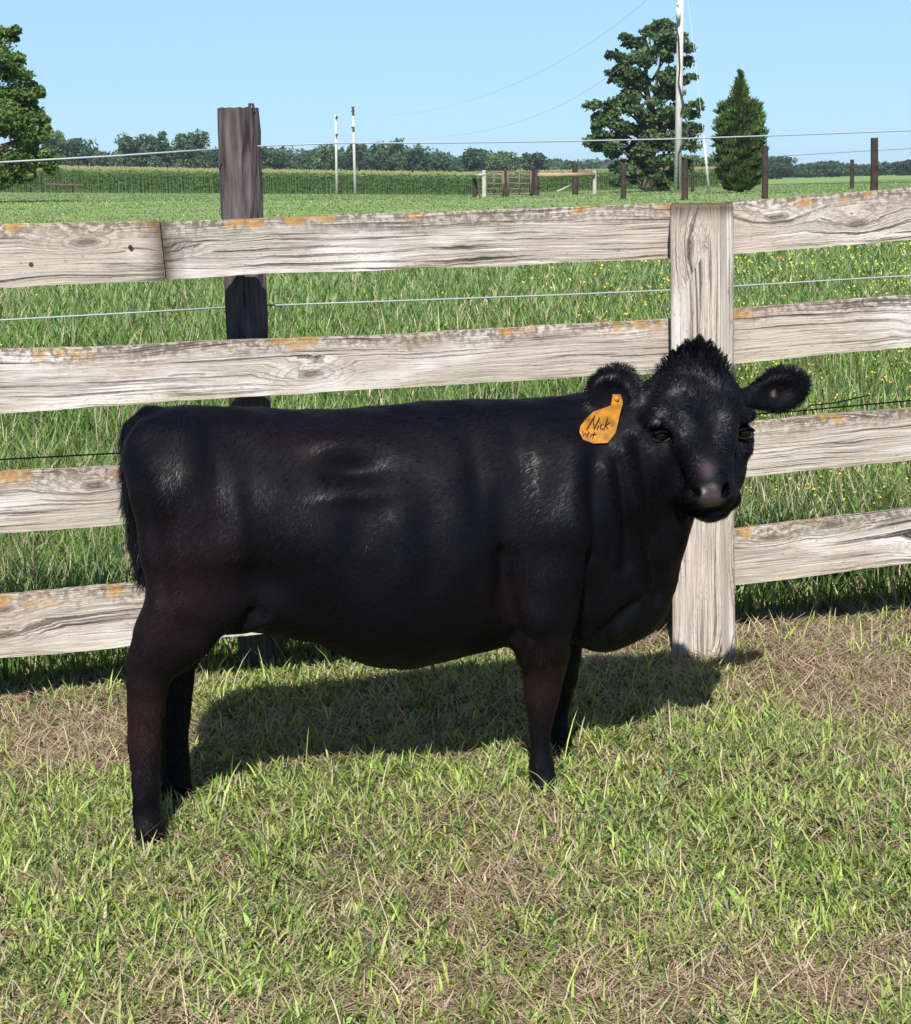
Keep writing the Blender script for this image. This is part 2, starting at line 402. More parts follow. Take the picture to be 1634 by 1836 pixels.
st.tube([q - [0, 0, .01], q + [.004, 0, .012], q + [.012, 0, .011], q + [.014, 0, -.01]], .004, 6); st.build('staple', M_wired, wf)
def wire(pxs, off, mat, r, parent=wf, extend=True):
    pts = [pl(x, y, 'L', off) for x, y in pxs]
    if extend and pxs[0][0] <= 0: pts.insert(0, pts[0] + (pts[0] - pts[1]) * 2)
    if extend and pxs[-1][0] >= 1600: pts.append(pts[-1] + (pts[-1] - pts[-2]) * 2)
    m = MB(); m.tube(pts, r, 6); return m.build('wire', mat, parent, True)
OW = OFF - rp_ - .004
wire([(0, 291), (200, 280), (392, 267)], OW, M_wire, .0026)
wire([(462, 262), (600, 257), (820, 256), (1020, 253), (1216, 249), (1420, 242), (1634, 234)], OW, M_wire, .0021)
wire([(0, 574), (200, 563), (440, 549)], .345, M_wire, .0024)
wire([(440, 549), (700, 540), (1000, 529), (1203, 520), (1400, 508), (1634, 494)], .345, M_wire, .0024)
wire([(0, 824), (222, 812), (600, 795), (1000, 770), (1430, 737), (1634, 718)], OW, M_wired, .0022)
wire([(1440, 741), (1452, 727), (1500, 722), (1560, 708)], OW, M_wired, .002, extend=False)

# ------------------------------------------------------------------ calf
Ah, Af = onz(290, 1464), onz(996, 1384)
ax = (Af - Ah); ax[2] = 0; ax /= np.linalg.norm(ax); an = np.array([ax[1], -ax[0], 0])
ORG = Ah.copy(); ORG[2] = 0
def Cc(px, py, t=0.0):
    p = onplane(px, py, ORG + an * t, an)
    return np.array([np.dot(p - ORG, ax), t, p[2]])
def loc2w(P):
    P = np.asarray(P); return ORG + P[..., 0:1] * ax + P[..., 1:2] * an + P[..., 2:3] * np.array([0, 0, 1.0])
# torso stations: px, top y, bottom y, half width, power
ST = [(234, 800, 850, .03), (246, 768, 940, .085), (266, 748, 1040, .125), (295, 734, 1090, .155), (340, 726, 1118, .178), (400, 727, 1122, .195), (480, 732, 1119, .205), (530, 736, 1130, .213),
      (590, 736, 1165, .225), (650, 731, 1190, .232), (720, 725, 1194, .235), (800, 720, 1176, .228), (880, 716, 1156, .212), (950, 715, 1146, .198), (1020, 719, 1150, .182),
      (1075, 735, 1160, .16), (1120, 765, 1146, .135), (1155, 805, 1115, .11), (1185, 850, 1070, .075), (1200, 900, 1010, .03)]
sS, sT, sB, sW = [], [], [], []
for x, a, b_, w in ST:
    p, q = Cc(x, a), Cc(x, b_); sS.append((p[0] + q[0]) / 2); sT.append(p[2]); sB.append(q[2]); sW.append(w)
x0, x1 = sS[0] - .05, Cc(1480, 700)[0] + .05
sHead = Cc(1035, 700)[0]
gs = np.concatenate([np.arange(x0, sHead, .0085), np.arange(sHead, x1, .0052)])
gt = np.concatenate([np.arange(-.29, .10, .0085), np.arange(.10, .34, .005)])
zH = .62
gzz = np.concatenate([np.arange(-.02, zH, .0085), np.arange(zH, 1.12, .0055)])
D = np.full((len(gs), len(gt), len(gzz)), 1.0, np.float32)
def region(lo, hi, pad):
    sl = []
    for g, a, b_ in ((gs, lo[0], hi[0]), (gt, lo[1], hi[1]), (gzz, lo[2], hi[2])):
        i0 = max(0, np.searchsorted(g, a - pad) - 1); i1 = min(len(g), np.searchsorted(g, b_ + pad) + 1); sl.append(slice(i0, i1))
    return tuple(sl)
def coords(sl):
    return gs[sl[0]][:, None, None].astype(np.float32), gt[sl[1]][None, :, None].astype(np.float32), gzz[sl[2]][None, None, :].astype(np.float32)
def blend(sl, d, k, sub=False):
    a = D[sl]
    if sub:
        d = -d; h = np.maximum(k - np.abs(a - d), 0) / k; D[sl] = np.maximum(a, d) + h * h * k * .25
    else:
        h = np.maximum(k - np.abs(a - d), 0) / k; D[sl] = np.minimum(a, d) - h * h * k * .25
def cone(a, ra, b_, rb, k=.03, sub=False, st=1.0):
    a, b_ = np.array(a), np.array(b_); R = max(ra, rb)
    sl = region(np.minimum(a, b_) - R, np.maximum(a, b_) + R, k + .02); X, Y, Z = coords(sl)
    d = b_ - a; L2 = np.dot(d, d) + 1e-9
    h = np.clip(((X - a[0]) * d[0] + (Y - a[1]) * d[1] + (Z - a[2]) * d[2]) / L2, 0, 1)
    dist = np.sqrt((X - a[0] - h * d[0]) ** 2 + ((Y - a[1] - h * d[1]) / st) ** 2 + (Z - a[2] - h * d[2]) ** 2) - (ra + (rb - ra) * h)
    blend(sl, dist, k, sub)
def chain(pts, k=.03, st=1.0):
    P = [(Cc(p[0], p[1], p[2]), p[3]) for p in pts]
    for (a, ra), (b_, rb) in zip(P[:-1], P[1:]): cone(a, ra, b_, rb, k, st=st)
def ell(c, r, k=.02, R=None, sub=False):
    c = np.array(c); r = np.array(r, float); m = r.max()
    sl = region(c - m, c + m, k + .02); X, Y, Z = coords(sl)
    R = np.eye(3) if R is None else np.array(R)          # rows = ellipsoid axes in (s,t,z)
    q = [(X - c[0]) * R[i][0] + (Y - c[1]) * R[i][1] + (Z - c[2]) * R[i][2] for i in range(3)]
    k0 = np.sqrt(sum((q[i] / r[i]) ** 2 for i in range(3))); k1 = np.sqrt(sum((q[i] / r[i] ** 2) ** 2 for i in range(3))) + 1e-6
    blend(sl, k0 * (k0 - 1) / k1, k, sub)
# torso
X, Y, Z = coords((slice(None),) * 3)
tp = np.interp(gs, sS, sT); bt = np.interp(gs, sS, sB); ww = np.interp(gs, sS, sW)
ker = np.hanning(9); ker /= ker.sum()
tp, bt, ww = [np.convolve(np.pad(v, 4, 'edge'), ker, 'valid') for v in (tp, bt, ww)]
inside = (gs > sS[0]) & (gs < sS[-1])
zc = ((tp * .5 + bt * .5))[:, None, None].astype(np.float32); hz = ((tp - bt) / 2)[:, None, None].astype(np.float32); w3 = ww[:, None, None].astype(np.float32)
zz = (Z - zc) / hz
narrow = 1 - .16 * np.clip(zz, 0, 1) ** 1.5 - .10 * np.clip(-zz, 0, 1) ** 2
nrm_ = (np.abs(zz) ** 2.35 + np.abs(Y / (w3 * narrow)) ** 2.35) ** (1 / 2.35)
d = (nrm_ - 1) * np.minimum(hz, w3) * .9
d = np.where(inside[:, None, None], d, .5).astype(np.float32)
D[:] = np.minimum(D, d); del nrm_, zz, narrow, d
# hind quarters
for s in (1, -1):
    w = .105 * s
    dx, dy = (0, 0)
    if s == 1:
        chain([(305, 850, .085, .085), (325, 985, .115, .080), (330, 1075, .125, .074), (294, 1140, .125, .056), (268, 1186, .12, .040)], .035)
        chain([(345, 860, .08, .11), (395, 990, .12, .085), (396, 1060, .125, .066), (335, 1140, .125, .055), (280, 1190, .12, .043)], .04)
        chain([(268, 1186, .12, .038), (265, 1222, .12, .044), (262, 1270, .12, .039), (259, 1335, .12, .0360), (255, 1385, .12, .0360), (253, 1418, .12, .0400), (254, 1436, .12, .0350)], .012)
        chain([(243, 1163, .12, .012), (243, 1185, .12, .0175), (252, 1222, .12, .018)], .012)
        chain([(236, 1424, .12, .011), (234, 1436, .12, .011)], .010)
        chain([(254, 1438, .12, .031), (262, 1484, .130, .041)], .008)
    else:
        chain([(320, 850, -.085, .08), (350, 985, -.115, .08), (370, 1065, -.12, .072), (345, 1130, -.12, .050), (322, 1178, -.12, .040)], .035)
        chain([(320, 1178, -.12, .043), (317, 1220, -.12, .040), (313, 1290, -.12, .035), (312, 1360, -.12, .034), (312, 1392, -.12, .037), (314, 1406, -.12, .034), (319, 1430, -.11, .040)], .012)
        chain([(305, 1160, -.12, .014), (307, 1185, -.12, .018)], .012)
# flank fold and belly
chain([(410, 1080, .10, .055), (470, 1075, .10, .055), (540, 1090, .08, .06)], .05)
# shoulders and fore legs
chain([(985, 830, .095, .10), (1000, 930, .12, .10), (985, 1020, .135, .082), (968, 1085, .13, .073), (974, 1145, .115, .062), (978, 1190, .105, .050)], .03)
chain([(978, 1185, .105, .050), (975, 1222, .10, .041), (974, 1250, .10, .036), (971, 1280, .10, .0275), (968, 1315, .10, .0225), (969, 1345, .10, .0240), (970, 1370, .10, .0315), (971, 1380, .10, .0280), (975, 1407, .108, .038)], .010)
chain([(958, 1378, .10, .011), (956, 1390, .10, .011)], .010)
chain([(1010, 880, .11, .09), (1022, 990, .125, .065), (1000, 1080, .115, .05)], .04)
chain([(990, 850, -.09, .10), (1010, 1000, -.12, .08), (1010, 1100, -.12, .062), (1010, 1180, -.105, .040)], .03)
chain([(1010, 1180, -.105, .040), (1010, 1215, -.10, .034), (1006, 1250, -.10, .024), (1004, 1290, -.10, .021), (1006, 1320, -.10, .028), (1007, 1334, -.1, .025), (1011, 1354, -.095, .036)], .010)
# elbows, brisket, hip bones, ribs spring
ell(Cc(935, 1085, .125), (.04, .035, .05), .05)
chain([(1085, 1085, 0, .095), (1130, 1070, .0, .085), (1165, 1020, .0, .07)], .04)
chain([(1085, 1120, .03, .055), (1120, 1105, .035, .05), (1150, 1080, .035, .042), (1170, 1040, .03, .04)], .015)
ell(Cc(262, 800, .07), (.04, .035, .05), .05)
# neck
chain([(1040, 860, .0, .185), (1110, 830, .02, .16), (1180, 790, .05, .125), (1225, 745, .07, .10)], .05)
chain([(1125, 1020, .0, .095), (1165, 960, .03, .08), (1210, 880, .07, .065)], .04)
chain([(1095, 800, .12, .03), (1125, 900, .135, .032), (1140, 990, .115, .03)], .035)       # neck folds
chain([(1130, 780, .135, .022), (1160, 900, .13, .022), (1185, 1000, .07, .024), (1195, 1045, .04, .022)], .02)
# head ---------------------------------------------------------------
ell(Cc(1245, 715, .10), (.108, .095, .085), .03)
ell(Cc(1248, 670, .085), (.052, .06, .045), .05)
chain([(1222, 730, .155, .056), (1242, 785, .194, .041), (1261, 838, .216, .033), (1268, 866, .230, .040)], .03)
chain([(1284, 730, .155, .056), (1287, 785, .192, .039), (1284, 838, .216, .032), (1282, 866, .230, .040)], .03)
ell(Cc(1276, 886, .246), (.052, .048, .036), .018)
ell(Cc(1254, 890, .262), (.026, .026, .028), .015)
ell(Cc(1298, 888, .258), (.026, .026, .028), .015)
chain([(1195, 795, .08, .070), (1225, 850, .125, .055), (1258, 892, .18, .038), (1275, 913, .215, .030)], .035)
ell(Cc(1240, 896, .246), (.021, .026, .022), .010)
ell(Cc(1314, 891, .238), (.019, .026, .022), .010)
ell(Cc(1278, 918, .238), (.040, .034, .018), .012)
chain([(1305, 790, .10, .058), (1298, 850, .15, .040), (1294, 890, .20, .028)], .035)
for x, y, t in ((1180, 752, .165), (1330, 746, .155)): ell(Cc(x, y, t), (.032, .030, .017), .025)
for x, y, t in ((1192, 812, .160), (1330, 806, .150)): ell(Cc(x, y, t), (.026, .022, .012), .02)
EYES = [(Cc(1184, 780, .172), .0200), (Cc(1334, 775, .160), .0200)]
for c, r in EYES: ell(c + np.array([0, .014, 0]), (r * 1.3, r * 1.05, r * .62), .008, sub=True)
for sx, x in ((-1, 1248), (1, 1304)):
    c = Cc(x, 882, .290); ang = .6 * sx
    R = [[math.cos(ang), 0, -math.sin(ang)], [0, 1, 0], [math.sin(ang), 0, math.cos(ang)]]
    ell(c, (.0105, .034, .0175), .005, R, sub=True)
mp_ = [Cc(x, y, t) for x, y, t in ((1226, 905, .245), (1245, 912, .276), (1277, 915, .290), (1306, 911, .276), (1322, 903, .25))]
for a_, b_ in zip(mp_[:-1], mp_[1:]): cone(a_, .0045, b_, .0045, .006, True)
# ears
def rotm(a, b_):   # yaw about z then roll about view axis
    ca, sa, cb, sb = math.cos(a), math.sin(a), math.cos(b_), math.sin(b_)
    return [[ca * cb, sa * cb, sb], [-sa, ca, 0], [-ca * sb, -sa * sb, cb]]
chain([(1160, 712, .09, .032), (1128, 706, .085, .030)], .02)
ell(Cc(1100, 702, .085), (.064, .024, .058), .02, rotm(.1, .15))
ell(Cc(1097, 708, .108), (.046, .020, .042), .012, rotm(.1, .15), sub=True)
chain([(1335, 716, .10, .028), (1362, 706, .095, .028)], .02)
ell(Cc(1402, 698, .095), (.070, .024, .047), .02, rotm(-.15, .12))
ell(Cc(1398, 700, .118), (.052, .018, .032), .012, rotm(-.15, .12), sub=True)
# tail
chain([(268, 752, 0, .030), (243, 775, 0, .026), (236, 830, 0, .020), (240, 890, 0, .018), (250, 960, -.01, .016), (262, 1020, -.02, .014)], .02)

def surface_nets(D):
    neg = D < 0
    c = [neg[i:i + D.shape[0] - 1, j:j + D.shape[1] - 1, k:k + D.shape[2] - 1] for i in (0, 1) for j in (0, 1) for k in (0, 1)]
    cnt = sum(x.astype(np.int8) for x in c); act = (cnt > 0) & (cnt < 8)
    I, J, Kk = np.nonzero(act); idx = -np.ones(act.shape, np.int64); idx[I, J, Kk] = np.arange(len(I))
    G = (gs, gt, gzz); acc = np.zeros((len(I), 3)); num = np.zeros(len(I))
    corners = [(i, j, k) for i in (0, 1) for j in (0, 1) for k in (0, 1)]
    for a in corners:
        for axis in range(3):
            if a[axis]: continue
            b_ = list(a); b_[axis] = 1
            va = D[I + a[0], J + a[1], Kk + a[2]]; vb = D[I + b_[0], J + b_[1], Kk + b_[2]]
            m = (va < 0) != (vb < 0); t = np.where(m, va / np.where(m, va - vb, 1), 0)
            pa = np.stack([gs[I + a[0]], gt[J + a[1]], gzz[Kk + a[2]]], 1); pb = np.stack([gs[I + b_[0]], gt[J + b_[1]], gzz[Kk + b_[2]]], 1)
            acc += np.where(m[:, None], pa + (pb - pa) * t[:, None], 0); num += m
    V = acc / num[:, None]; Q = []
    for axis in range(3):
        sl0 = [slice(1, -1)] * 3; sl1 = [slice(1, -1)] * 3; sl0[axis] = slice(0, -1); sl1[axis] = slice(1, None)
        a, b_ = neg[tuple(sl0)], neg[tuple(sl1)]; m = a != b_
        i = list(np.nonzero(m)); flip = a[tuple(i)]
        off = [1, 1, 1]; off[axis] = 0; i = [i[q] + off[q] for q in range(3)]
        o1, o2 = (axis + 1) % 3, (axis + 2) % 3
        def g(u, v):
            j = list(i); j[o1] = j[o1] - u; j[o2] = j[o2] - v; return idx[tuple(j)]
        q = np.stack([g(1, 1), g(0, 1), g(0, 0), g(1, 0)], 1); q[~flip] = q[~flip][:, ::-1]; Q.append(q)
    return V, np.concatenate(Q)
CV, CQ = surface_nets(D)
CQ = CQ[(CQ >= 0).all(1)]
del D
# keep only the connected body, then smooth a little
def vnormals(V, Q):
    n = np.cross(V[Q[:, 2]] - V[Q[:, 0]], V[Q[:, 3]] - V[Q[:, 1]]); N = np.zeros_like(V)
    for k in range(4): np.add.at(N, Q[:, k], n)
    return N / (np.linalg.norm(N, axis=1, keepdims=True) + 1e-12)
def smooth(V, Q, it, lam):
    deg = np.zeros(len(V)); E = np.concatenate([Q[:, [0, 1]], Q[:, [1, 2]], Q[:, [2, 3]], Q[:, [3, 0]]])
    np.add.at(deg, E[:, 0], 1); np.add.at(deg, E[:, 1], 1)
    for _ in range(it):
        A = np.zeros_like(V); np.add.at(A, E[:, 0], V[E[:, 1]]); np.add.at(A, E[:, 1], V[E[:, 0]])
        V = V + lam * (A / deg[:, None] - V)
    return V
lab = np.arange(len(CV)); E_ = np.concatenate([CQ[:, [0, 1]], CQ[:, [1, 2]], CQ[:, [2, 3]]])
while True:
    l0 = lab.copy(); mn = np.minimum(lab[E_[:, 0]], lab[E_[:, 1]]); np.minimum.at(lab, E_[:, 0], mn); np.minimum.at(lab, E_[:, 1], mn); lab = lab[lab]
    if (lab == l0).all(): break
main = np.bincount(lab).argmax(); CQ = CQ[lab[CQ[:, 0]] == main]
us_ = np.unique(CQ); rm = np.zeros(len(CV), int); rm[us_] = np.arange(len(us_)); CV = CV[us_]; CQ = rm[CQ]
CV1 = smooth(CV, CQ, 1, .5); CV4 = smooth(CV1, CQ, 4, .5); hm = np.clip((CV[:, 0] - Cc(1150, 800, .1)[0]) / .04, 0, 1)[:, None] * np.clip((CV[:, 1] - .12) / .03, 0, 1)[:, None]
CV = CV1 * hm + CV4 * (1 - hm)
CN = vnormals(CV, CQ)
# soft muscle and rib relief
def bumpat(px, py, t, r, h, squash=(1, 1)):
    c = Cc(px, py, t); d2 = ((CV[:, 0] - c[0]) / squash[0]) ** 2 + ((CV[:, 2] - c[2]) / squash[1]) ** 2
    side = np.clip((CV[:, 1] * np.sign(t)) / .05, 0, 1)
    return h * np.exp(-d2 / (2 * r * r)) * side
off = np.zeros(len(CV))
for b_ in [(635, 840, .2, .024, -.020, (1.9, .75)), (630, 800, .2, .03, .010, (2.2, .55)), (640, 884, .2, .03, .010, (2.0, .55)), (330, 770, .2, .03, .010, (1.2, .8)), (400, 790, .2, .05, -.008), (300, 880, .2, .03, .006), (460, 900, .2, .06, .006), (760, 780, .2, .06, -.006, (2, .6)), (1000, 790, .2, .04, -.006, (1.4, 1)), (970, 860, .2, .03, .006, (.6, 2)), (430, 960, .2, .022, .007, (.8, 3)), (385, 850, .2, .03, -.006, (.7, 2)), (860, 860, .2, .025, -.005, (.7, 3)), (300, 1010, .2, .02, -.005, (.6, 2.5)), (700, 870, .2, .05, -.006), (560, 960, .2, .06, .006),
           (640, 960, .2, .035, -.008, (.8, 2.2)), (720, 980, .2, .03, .006, (.7, 3)), (770, 980, .2, .025, -.004, (.7, 3)), (820, 970, .2, .03, .004, (.7, 3)), (900, 950, .2, .03, -.010, (.8, 2.6)),
           (470, 1040, .2, .05, -.010, (1.4, .8)), (330, 900, .2, .07, .008), (1000, 950, .2, .05, .010), (905, 1060, .2, .03, -.012, (.7, 1.8)), (1050, 900, .15, .022, -.012, (.7, 3)), (540, 820, .2, .05, -.006)]:
    off += bumpat(*b_)
def vn(p, f, s):
    return np.sin(p[:, 0] * f + s) * np.sin(p[:, 1] * f * 1.1 + 2 * s) * np.sin(p[:, 2] * f * .9 + 3 * s)
def groove(pts, r, h, side=1, head=False):
    global off
    w = np.zeros(len(CV)); P = [Cc(x, y, .15) for x, y in pts]
    for a_, b_ in zip(P[:-1], P[1:]):
        ex, ez = b_[0] - a_[0], b_[2] - a_[2]; L2 = ex * ex + ez * ez
        hh = np.clip(((CV[:, 0] - a_[0]) * ex + (CV[:, 2] - a_[2]) * ez) / L2, 0, 1)
        d2 = (CV[:, 0] - a_[0] - hh * ex) ** 2 + (CV[:, 2] - a_[2] - hh * ez) ** 2; w = np.maximum(w, np.exp(-d2 / (2 * r * r)))
    off += h * w * np.clip(CV[:, 1] * side / .04, 0, 1) * (1 - hm1)
hm1 = np.clip((CV[:, 1] - .165) / .02, 0, 1) * (CV[:, 0] > Cc(1150, 800, .1)[0])
groove([(1138, 790), (1150, 870), (1168, 960), (1192, 1040), (1200, 1075)], .012, -.009)
groove([(1118, 800), (1128, 880), (1148, 960), (1178, 1050)], .014, .009)
groove([(1098, 830), (1112, 920), (1125, 1010)], .012, -.006)
groove([(1082, 830), (1098, 930), (1100, 1000)], .010, .008)
groove([(1044, 985), (1048, 1060), (1040, 1150)], .012, -.020)
groove([(1030, 990), (1036, 1060), (1032, 1120)], .012, .006)
groove([(1090, 1130), (1115, 1105), (1150, 1085)], .011, -.006)
groove([(1120, 1140), (1140, 1118), (1165, 1080)], .011, .005)
groove([(895, 985), (905, 1060), (925, 1135)], .014, -.012)
groove([(1040, 800), (1020, 880), (1025, 960)], .02, .006)
groove([(945, 1150), (945, 1215), (955, 1290)], .006, .005)
groove([(262, 860), (275, 960), (290, 1060)], .012, -.006)
groove([(455, 1090), (400, 1160), (372, 1190)], .010, -.008)
groove([(480, 1110), (425, 1140), (395, 1175)], .007, .006)
off *= 1.35
off += .0034 * vn(CV, 19, 1.3) + .0016 * vn(CV, 51, .4)
CV = CV + CN * off[:, None]; CN = vnormals(CV, CQ)
CW = loc2w(CV)
P_ = lambda *a: Cc(*a)
def near(px, py, t, r):
    return np.exp(-((CV - Cc(px, py, t)) ** 2).sum(1) / (2 * r * r))
base_c = np.tile(np.array([.0030, .0030, .0044]), (len(CV), 1))
brown = np.array([.022, .009, .008])
bm = .85 * np.clip(.35 * near(300, 1100, .15, .08) + .9 * near(262, 1290, .13, .06) + .2 * near(360, 980, .2, .10) + .8 * near(975, 1215, .12, .06) + .2 * near(905, 1080, .2, .06) + .15 * near(560, 760, .1, .10), 0, 1)
base_c = base_c * (1 - bm[:, None]) + brown * bm[:, None]
pad = np.clip(1.9 * near(1277, 893, .292, .020) - .35, 0, 1) * (CV[:, 2] > Cc(1276, 909, .28)[2])
base_c = base_c * (1 - pad[:, None]) + np.array([.034, .020, .019]) * pad[:, None]
br = np.clip(1.6 * near(1268, 842, .25, .017) - .3, 0, .8)
base_c = base_c * (1 - br[:, None]) + np.array([.026, .014, .019]) * br[:, None]
ie = np.clip(1.6 * near(1386, 706, .10, .0065) - .4, 0, 1)
base_c = base_c * (1 - ie[:, None]) + np.array([.16, .09, .075]) * ie[:, None]
hoof = (CV[:, 2] < .055)
nos = np.clip(2.2 * (np.exp(-(((CV - Cc(1250, 882, .285)) / np.array([.0085, .05, .0125])) ** 2).sum(1) / 2) + np.exp(-(((CV - Cc(1305, 881, .280)) / np.array([.0075, .05, .0125])) ** 2).sum(1) / 2)) - .3, 0, 1)
base_c = base_c * (1 - nos[:, None]) + np.array([.0012, .0008, .0008]) * nos[:, None]  # nostril hollows coloured near-black, painted shade inside the openings
gloss = np.clip(pad + .15 * br, 0, 1) * (1 - nos)
m, n, l, b = newmat('black_calf_skin')
a = n.new('ShaderNodeAttribute'); a.attribute_name = 'tint'; l.new(a.outputs['Color'], b.inputs['Base Color'])
a2 = n.new('ShaderNodeAttribute'); a2.attribute_name = 'gloss'
mr = n.new('ShaderNodeMapRange'); mr.inputs[3].default_value = .58; mr.inputs[4].default_value = .22; l.new(a2.outputs['Fac'], mr.inputs[0]); l.new(mr.outputs[0], b.inputs['Roughness'])
ms = n.new('ShaderNodeMapRange'); ms.inputs[3].default_value = .08; ms.inputs[4].default_value = .7; l.new(a2.outputs['Fac'], ms.inputs[0]); l.new(ms.outputs[0], b.inputs['Specular IOR Level'])
tc = n.new('ShaderNodeTexCoord'); mp = n.new('ShaderNodeMapping'); mp.inputs['Scale'].default_value = (.28, 1, 1); mp.inputs['Rotation'].default_value = (0, -.5, 0)
l.new(tc.outputs['Object'], mp.inputs[0])
t1 = n.new('ShaderNodeTexNoise'); t1.inputs['Scale'].default_value = 330; t1.inputs['Detail'].default_value = 3; l.new(mp.outputs[0], t1.inputs[0])
t2 = n.new('ShaderNodeTexNoise'); t2.inputs['Scale'].default_value = 45; t2.inputs['Detail'].default_value = 3; l.new(mp.outputs[0], t2.inputs[0])
ad = n.new('ShaderNodeMath'); ad.operation = 'MULTIPLY_ADD'; l.new(t2.outputs[0], ad.inputs[0]); ad.inputs[1].default_value = .15; l.new(t1.outputs[0], ad.inputs[2])
bu = n.new('ShaderNodeBump'); bu.inputs['Strength'].default_value = .25; bu.inputs['Distance'].default_value = .003; l.new(ad.outputs[0], bu.inputs['Height']); l.new(bu.outputs[0], b.inputs['Normal'])
M_calf = m
calf = empty('calf', ORG + ax * .45, 'black calf with orange ear tag standing side-on in the pen, head turned to the viewer', 'calf')
body = mesh_np('body', CW, CQ.ravel(), np.arange(len(CQ)) * 4, np.full(len(CQ), 4), M_calf, calf, base_c, True)
ga = body.data.attributes.new('gloss', 'FLOAT', 'POINT'); ga.data.foreach_set('value', gloss.astype(np.float32))
M_hair, n, l, b = newmat('black_hair')
a = n.new('ShaderNodeAttribute'); a.attribute_name = 'tint'; l.new(a.outputs['Color'], b.inputs['Base Color'])
b.inputs['Roughness'].default_value = .42; b.inputs['Specular IOR Level'].default_value = .2

M_curl, n, l, b = newmat('face_hair')
a = n.new('ShaderNodeAttribute'); a.attribute_name = 'tint'; l.new(a.outputs['Color'], b.inputs['Base Color'])
b.inputs['Roughness'].default_value = .45; b.inputs['Specular IOR Level'].default_value = .17

def strands(P, Dr, N, L, Wd, cols, name, seed, curl=.35, drop=0.0, clump=0.0, cell=.008, mat=None):
    """P world roots, Dr unit directions, N surface normals; two-segment tapering ribbons"""
    rng = np.random.default_rng(seed); n_ = len(P)
    side = np.cross(Dr, N); side /= np.linalg.norm(side, axis=1, keepdims=True) + 1e-9
    L = L[:, None]; Wd = Wd[:, None]; j = rng.normal(size=(n_, 3)) * curl
    P = P - N * .0015
    m1 = P + Dr * L * .5 + j * L * .12; d2 = Dr + j * .5 + np.array([0, 0, -drop]) - N * .35; d2 /= np.linalg.norm(d2, axis=1, keepdims=True)
    tip = m1 + d2 * L * .5
    if clump:
        q = np.floor(P / cell + .35 * np.sin(P[:, [1, 2, 0]] * 170)).astype(np.int64); key = (q[:, 0] * 73856093) ^ (q[:, 1] * 19349663) ^ (q[:, 2] * 83492791)
        _, inv, cnt = np.unique(key, return_inverse=True, return_counts=True); inv = inv.ravel(); tm = np.zeros((len(cnt), 3)); np.add.at(tm, inv, tip); tm /= cnt[:, None]
        tm += (Dr * L)[np.unique(inv, return_index=True)[1]] * .25
        tip = tip * (1 - clump) + tm[inv] * clump; m1 = m1 * (1 - clump * .35) + (tm[inv] * .5 + P * .5) * clump * .35
        cols = cols * rng.uniform(.6, 1.6, len(cnt))[inv][:, None]
    V = np.stack([P - side * Wd, P + side * Wd, m1 + side * Wd * .8, m1 - side * Wd * .8, tip], 1).reshape(-1, 3)
    b0 = np.arange(n_)[:, None] * 5
    lp = np.concatenate([b0, b0 + 1, b0 + 2, b0 + 3, b0 + 3, b0 + 2, b0 + 4], 1).ravel()
    st_ = np.stack([np.arange(n_) * 7, np.arange(n_) * 7 + 4], 1).ravel(); tt = np.tile([4, 3], n_)
    return mesh_np(name, V, lp, st_, tt, mat or M_hair, calf, np.repeat(cols, 5, 0), False)
def sample(n_, weight, seed):
    rng = np.random.default_rng(seed); q = CV[CQ]
    A = np.linalg.norm(np.cross(q[:, 2] - q[:, 0], q[:, 3] - q[:, 1]), axis=1) * .5
    w = A * weight[CQ].mean(1); f = rng.choice(len(CQ), n_, p=w / w.sum()); u, v = rng.random(n_)[:, None], rng.random(n_)[:, None]
    def bi(X_): x = X_[CQ[f]]; return (x[:, 0] * (1 - u) + x[:, 1] * u) * (1 - v) + (x[:, 3] * (1 - u) + x[:, 2] * u) * v
    return bi(CV), bi(CN), bi(base_c), rng
def tangent(d, N, lift):
    d = d - (d * N).sum(1, keepdims=True) * N; d /= np.linalg.norm(d, axis=1, keepdims=True) + 1e-9
    d = d + N * lift; return d / np.linalg.norm(d, axis=1, keepdims=True)
def l2wv(d): return d[:, 0:1] * ax + d[:, 1:2] * an + d[:, 2:3] * np.array([0, 0, 1.])
headc = Cc(1255, 760, .14)
isface = (np.linalg.norm((CV - headc) / np.array([1, 1.1, 1.35]), axis=1) < .125).astype(float)
muzz = np.clip(near(1276, 885, .28, .04) * 1.5, 0, 1); eyem = sum(np.exp(-((CV - c) ** 2).sum(1) / (2 * .017 ** 2)) for c, r in EYES)
wt = np.clip(1 - 1.3 * muzz - br - ie - eyem * 1.2, 0.0, 1) * (CV[:, 2] > .05)
sidew = np.where(CN[:, 1] > -.3, 1.0, .3)
P0, N0, C0, rng = sample(330000, wt * sidew * (1 - .9 * isface), 11)
dr = np.tile(np.array([-.72, 0, -.55]), (len(P0), 1)); leg = np.clip((.42 - P0[:, 2]) / .12, 0, 1)[:, None]
dr = dr * (1 - leg) + np.array([0, 0, -1.0]) * leg
flow = np.sin(P0[:, 0] * 7 + 1) * .35 + np.sin(P0[:, 2] * 9 + P0[:, 0] * 4) * .35
dr[:, 0] += flow * .6; dr[:, 2] -= flow * .4
dr += rng.normal(size=dr.shape) * .22
dr = tangent(dr, N0, .15)
Ls = rng.uniform(.010, .022, len(P0)); tl_ = (P0[:, 2] > np.interp(P0[:, 0], sS, sT) - .03); Ls = np.where(tl_, Ls * 1.2, Ls)
vc = (rng.uniform(.55, 1.7, len(P0)))[:, None]
strands(loc2w(P0), l2wv(dr), l2wv(N0), Ls, np.full(len(P0), .0007), C0 * vc, 'coat', 1, clump=.35, cell=.006)
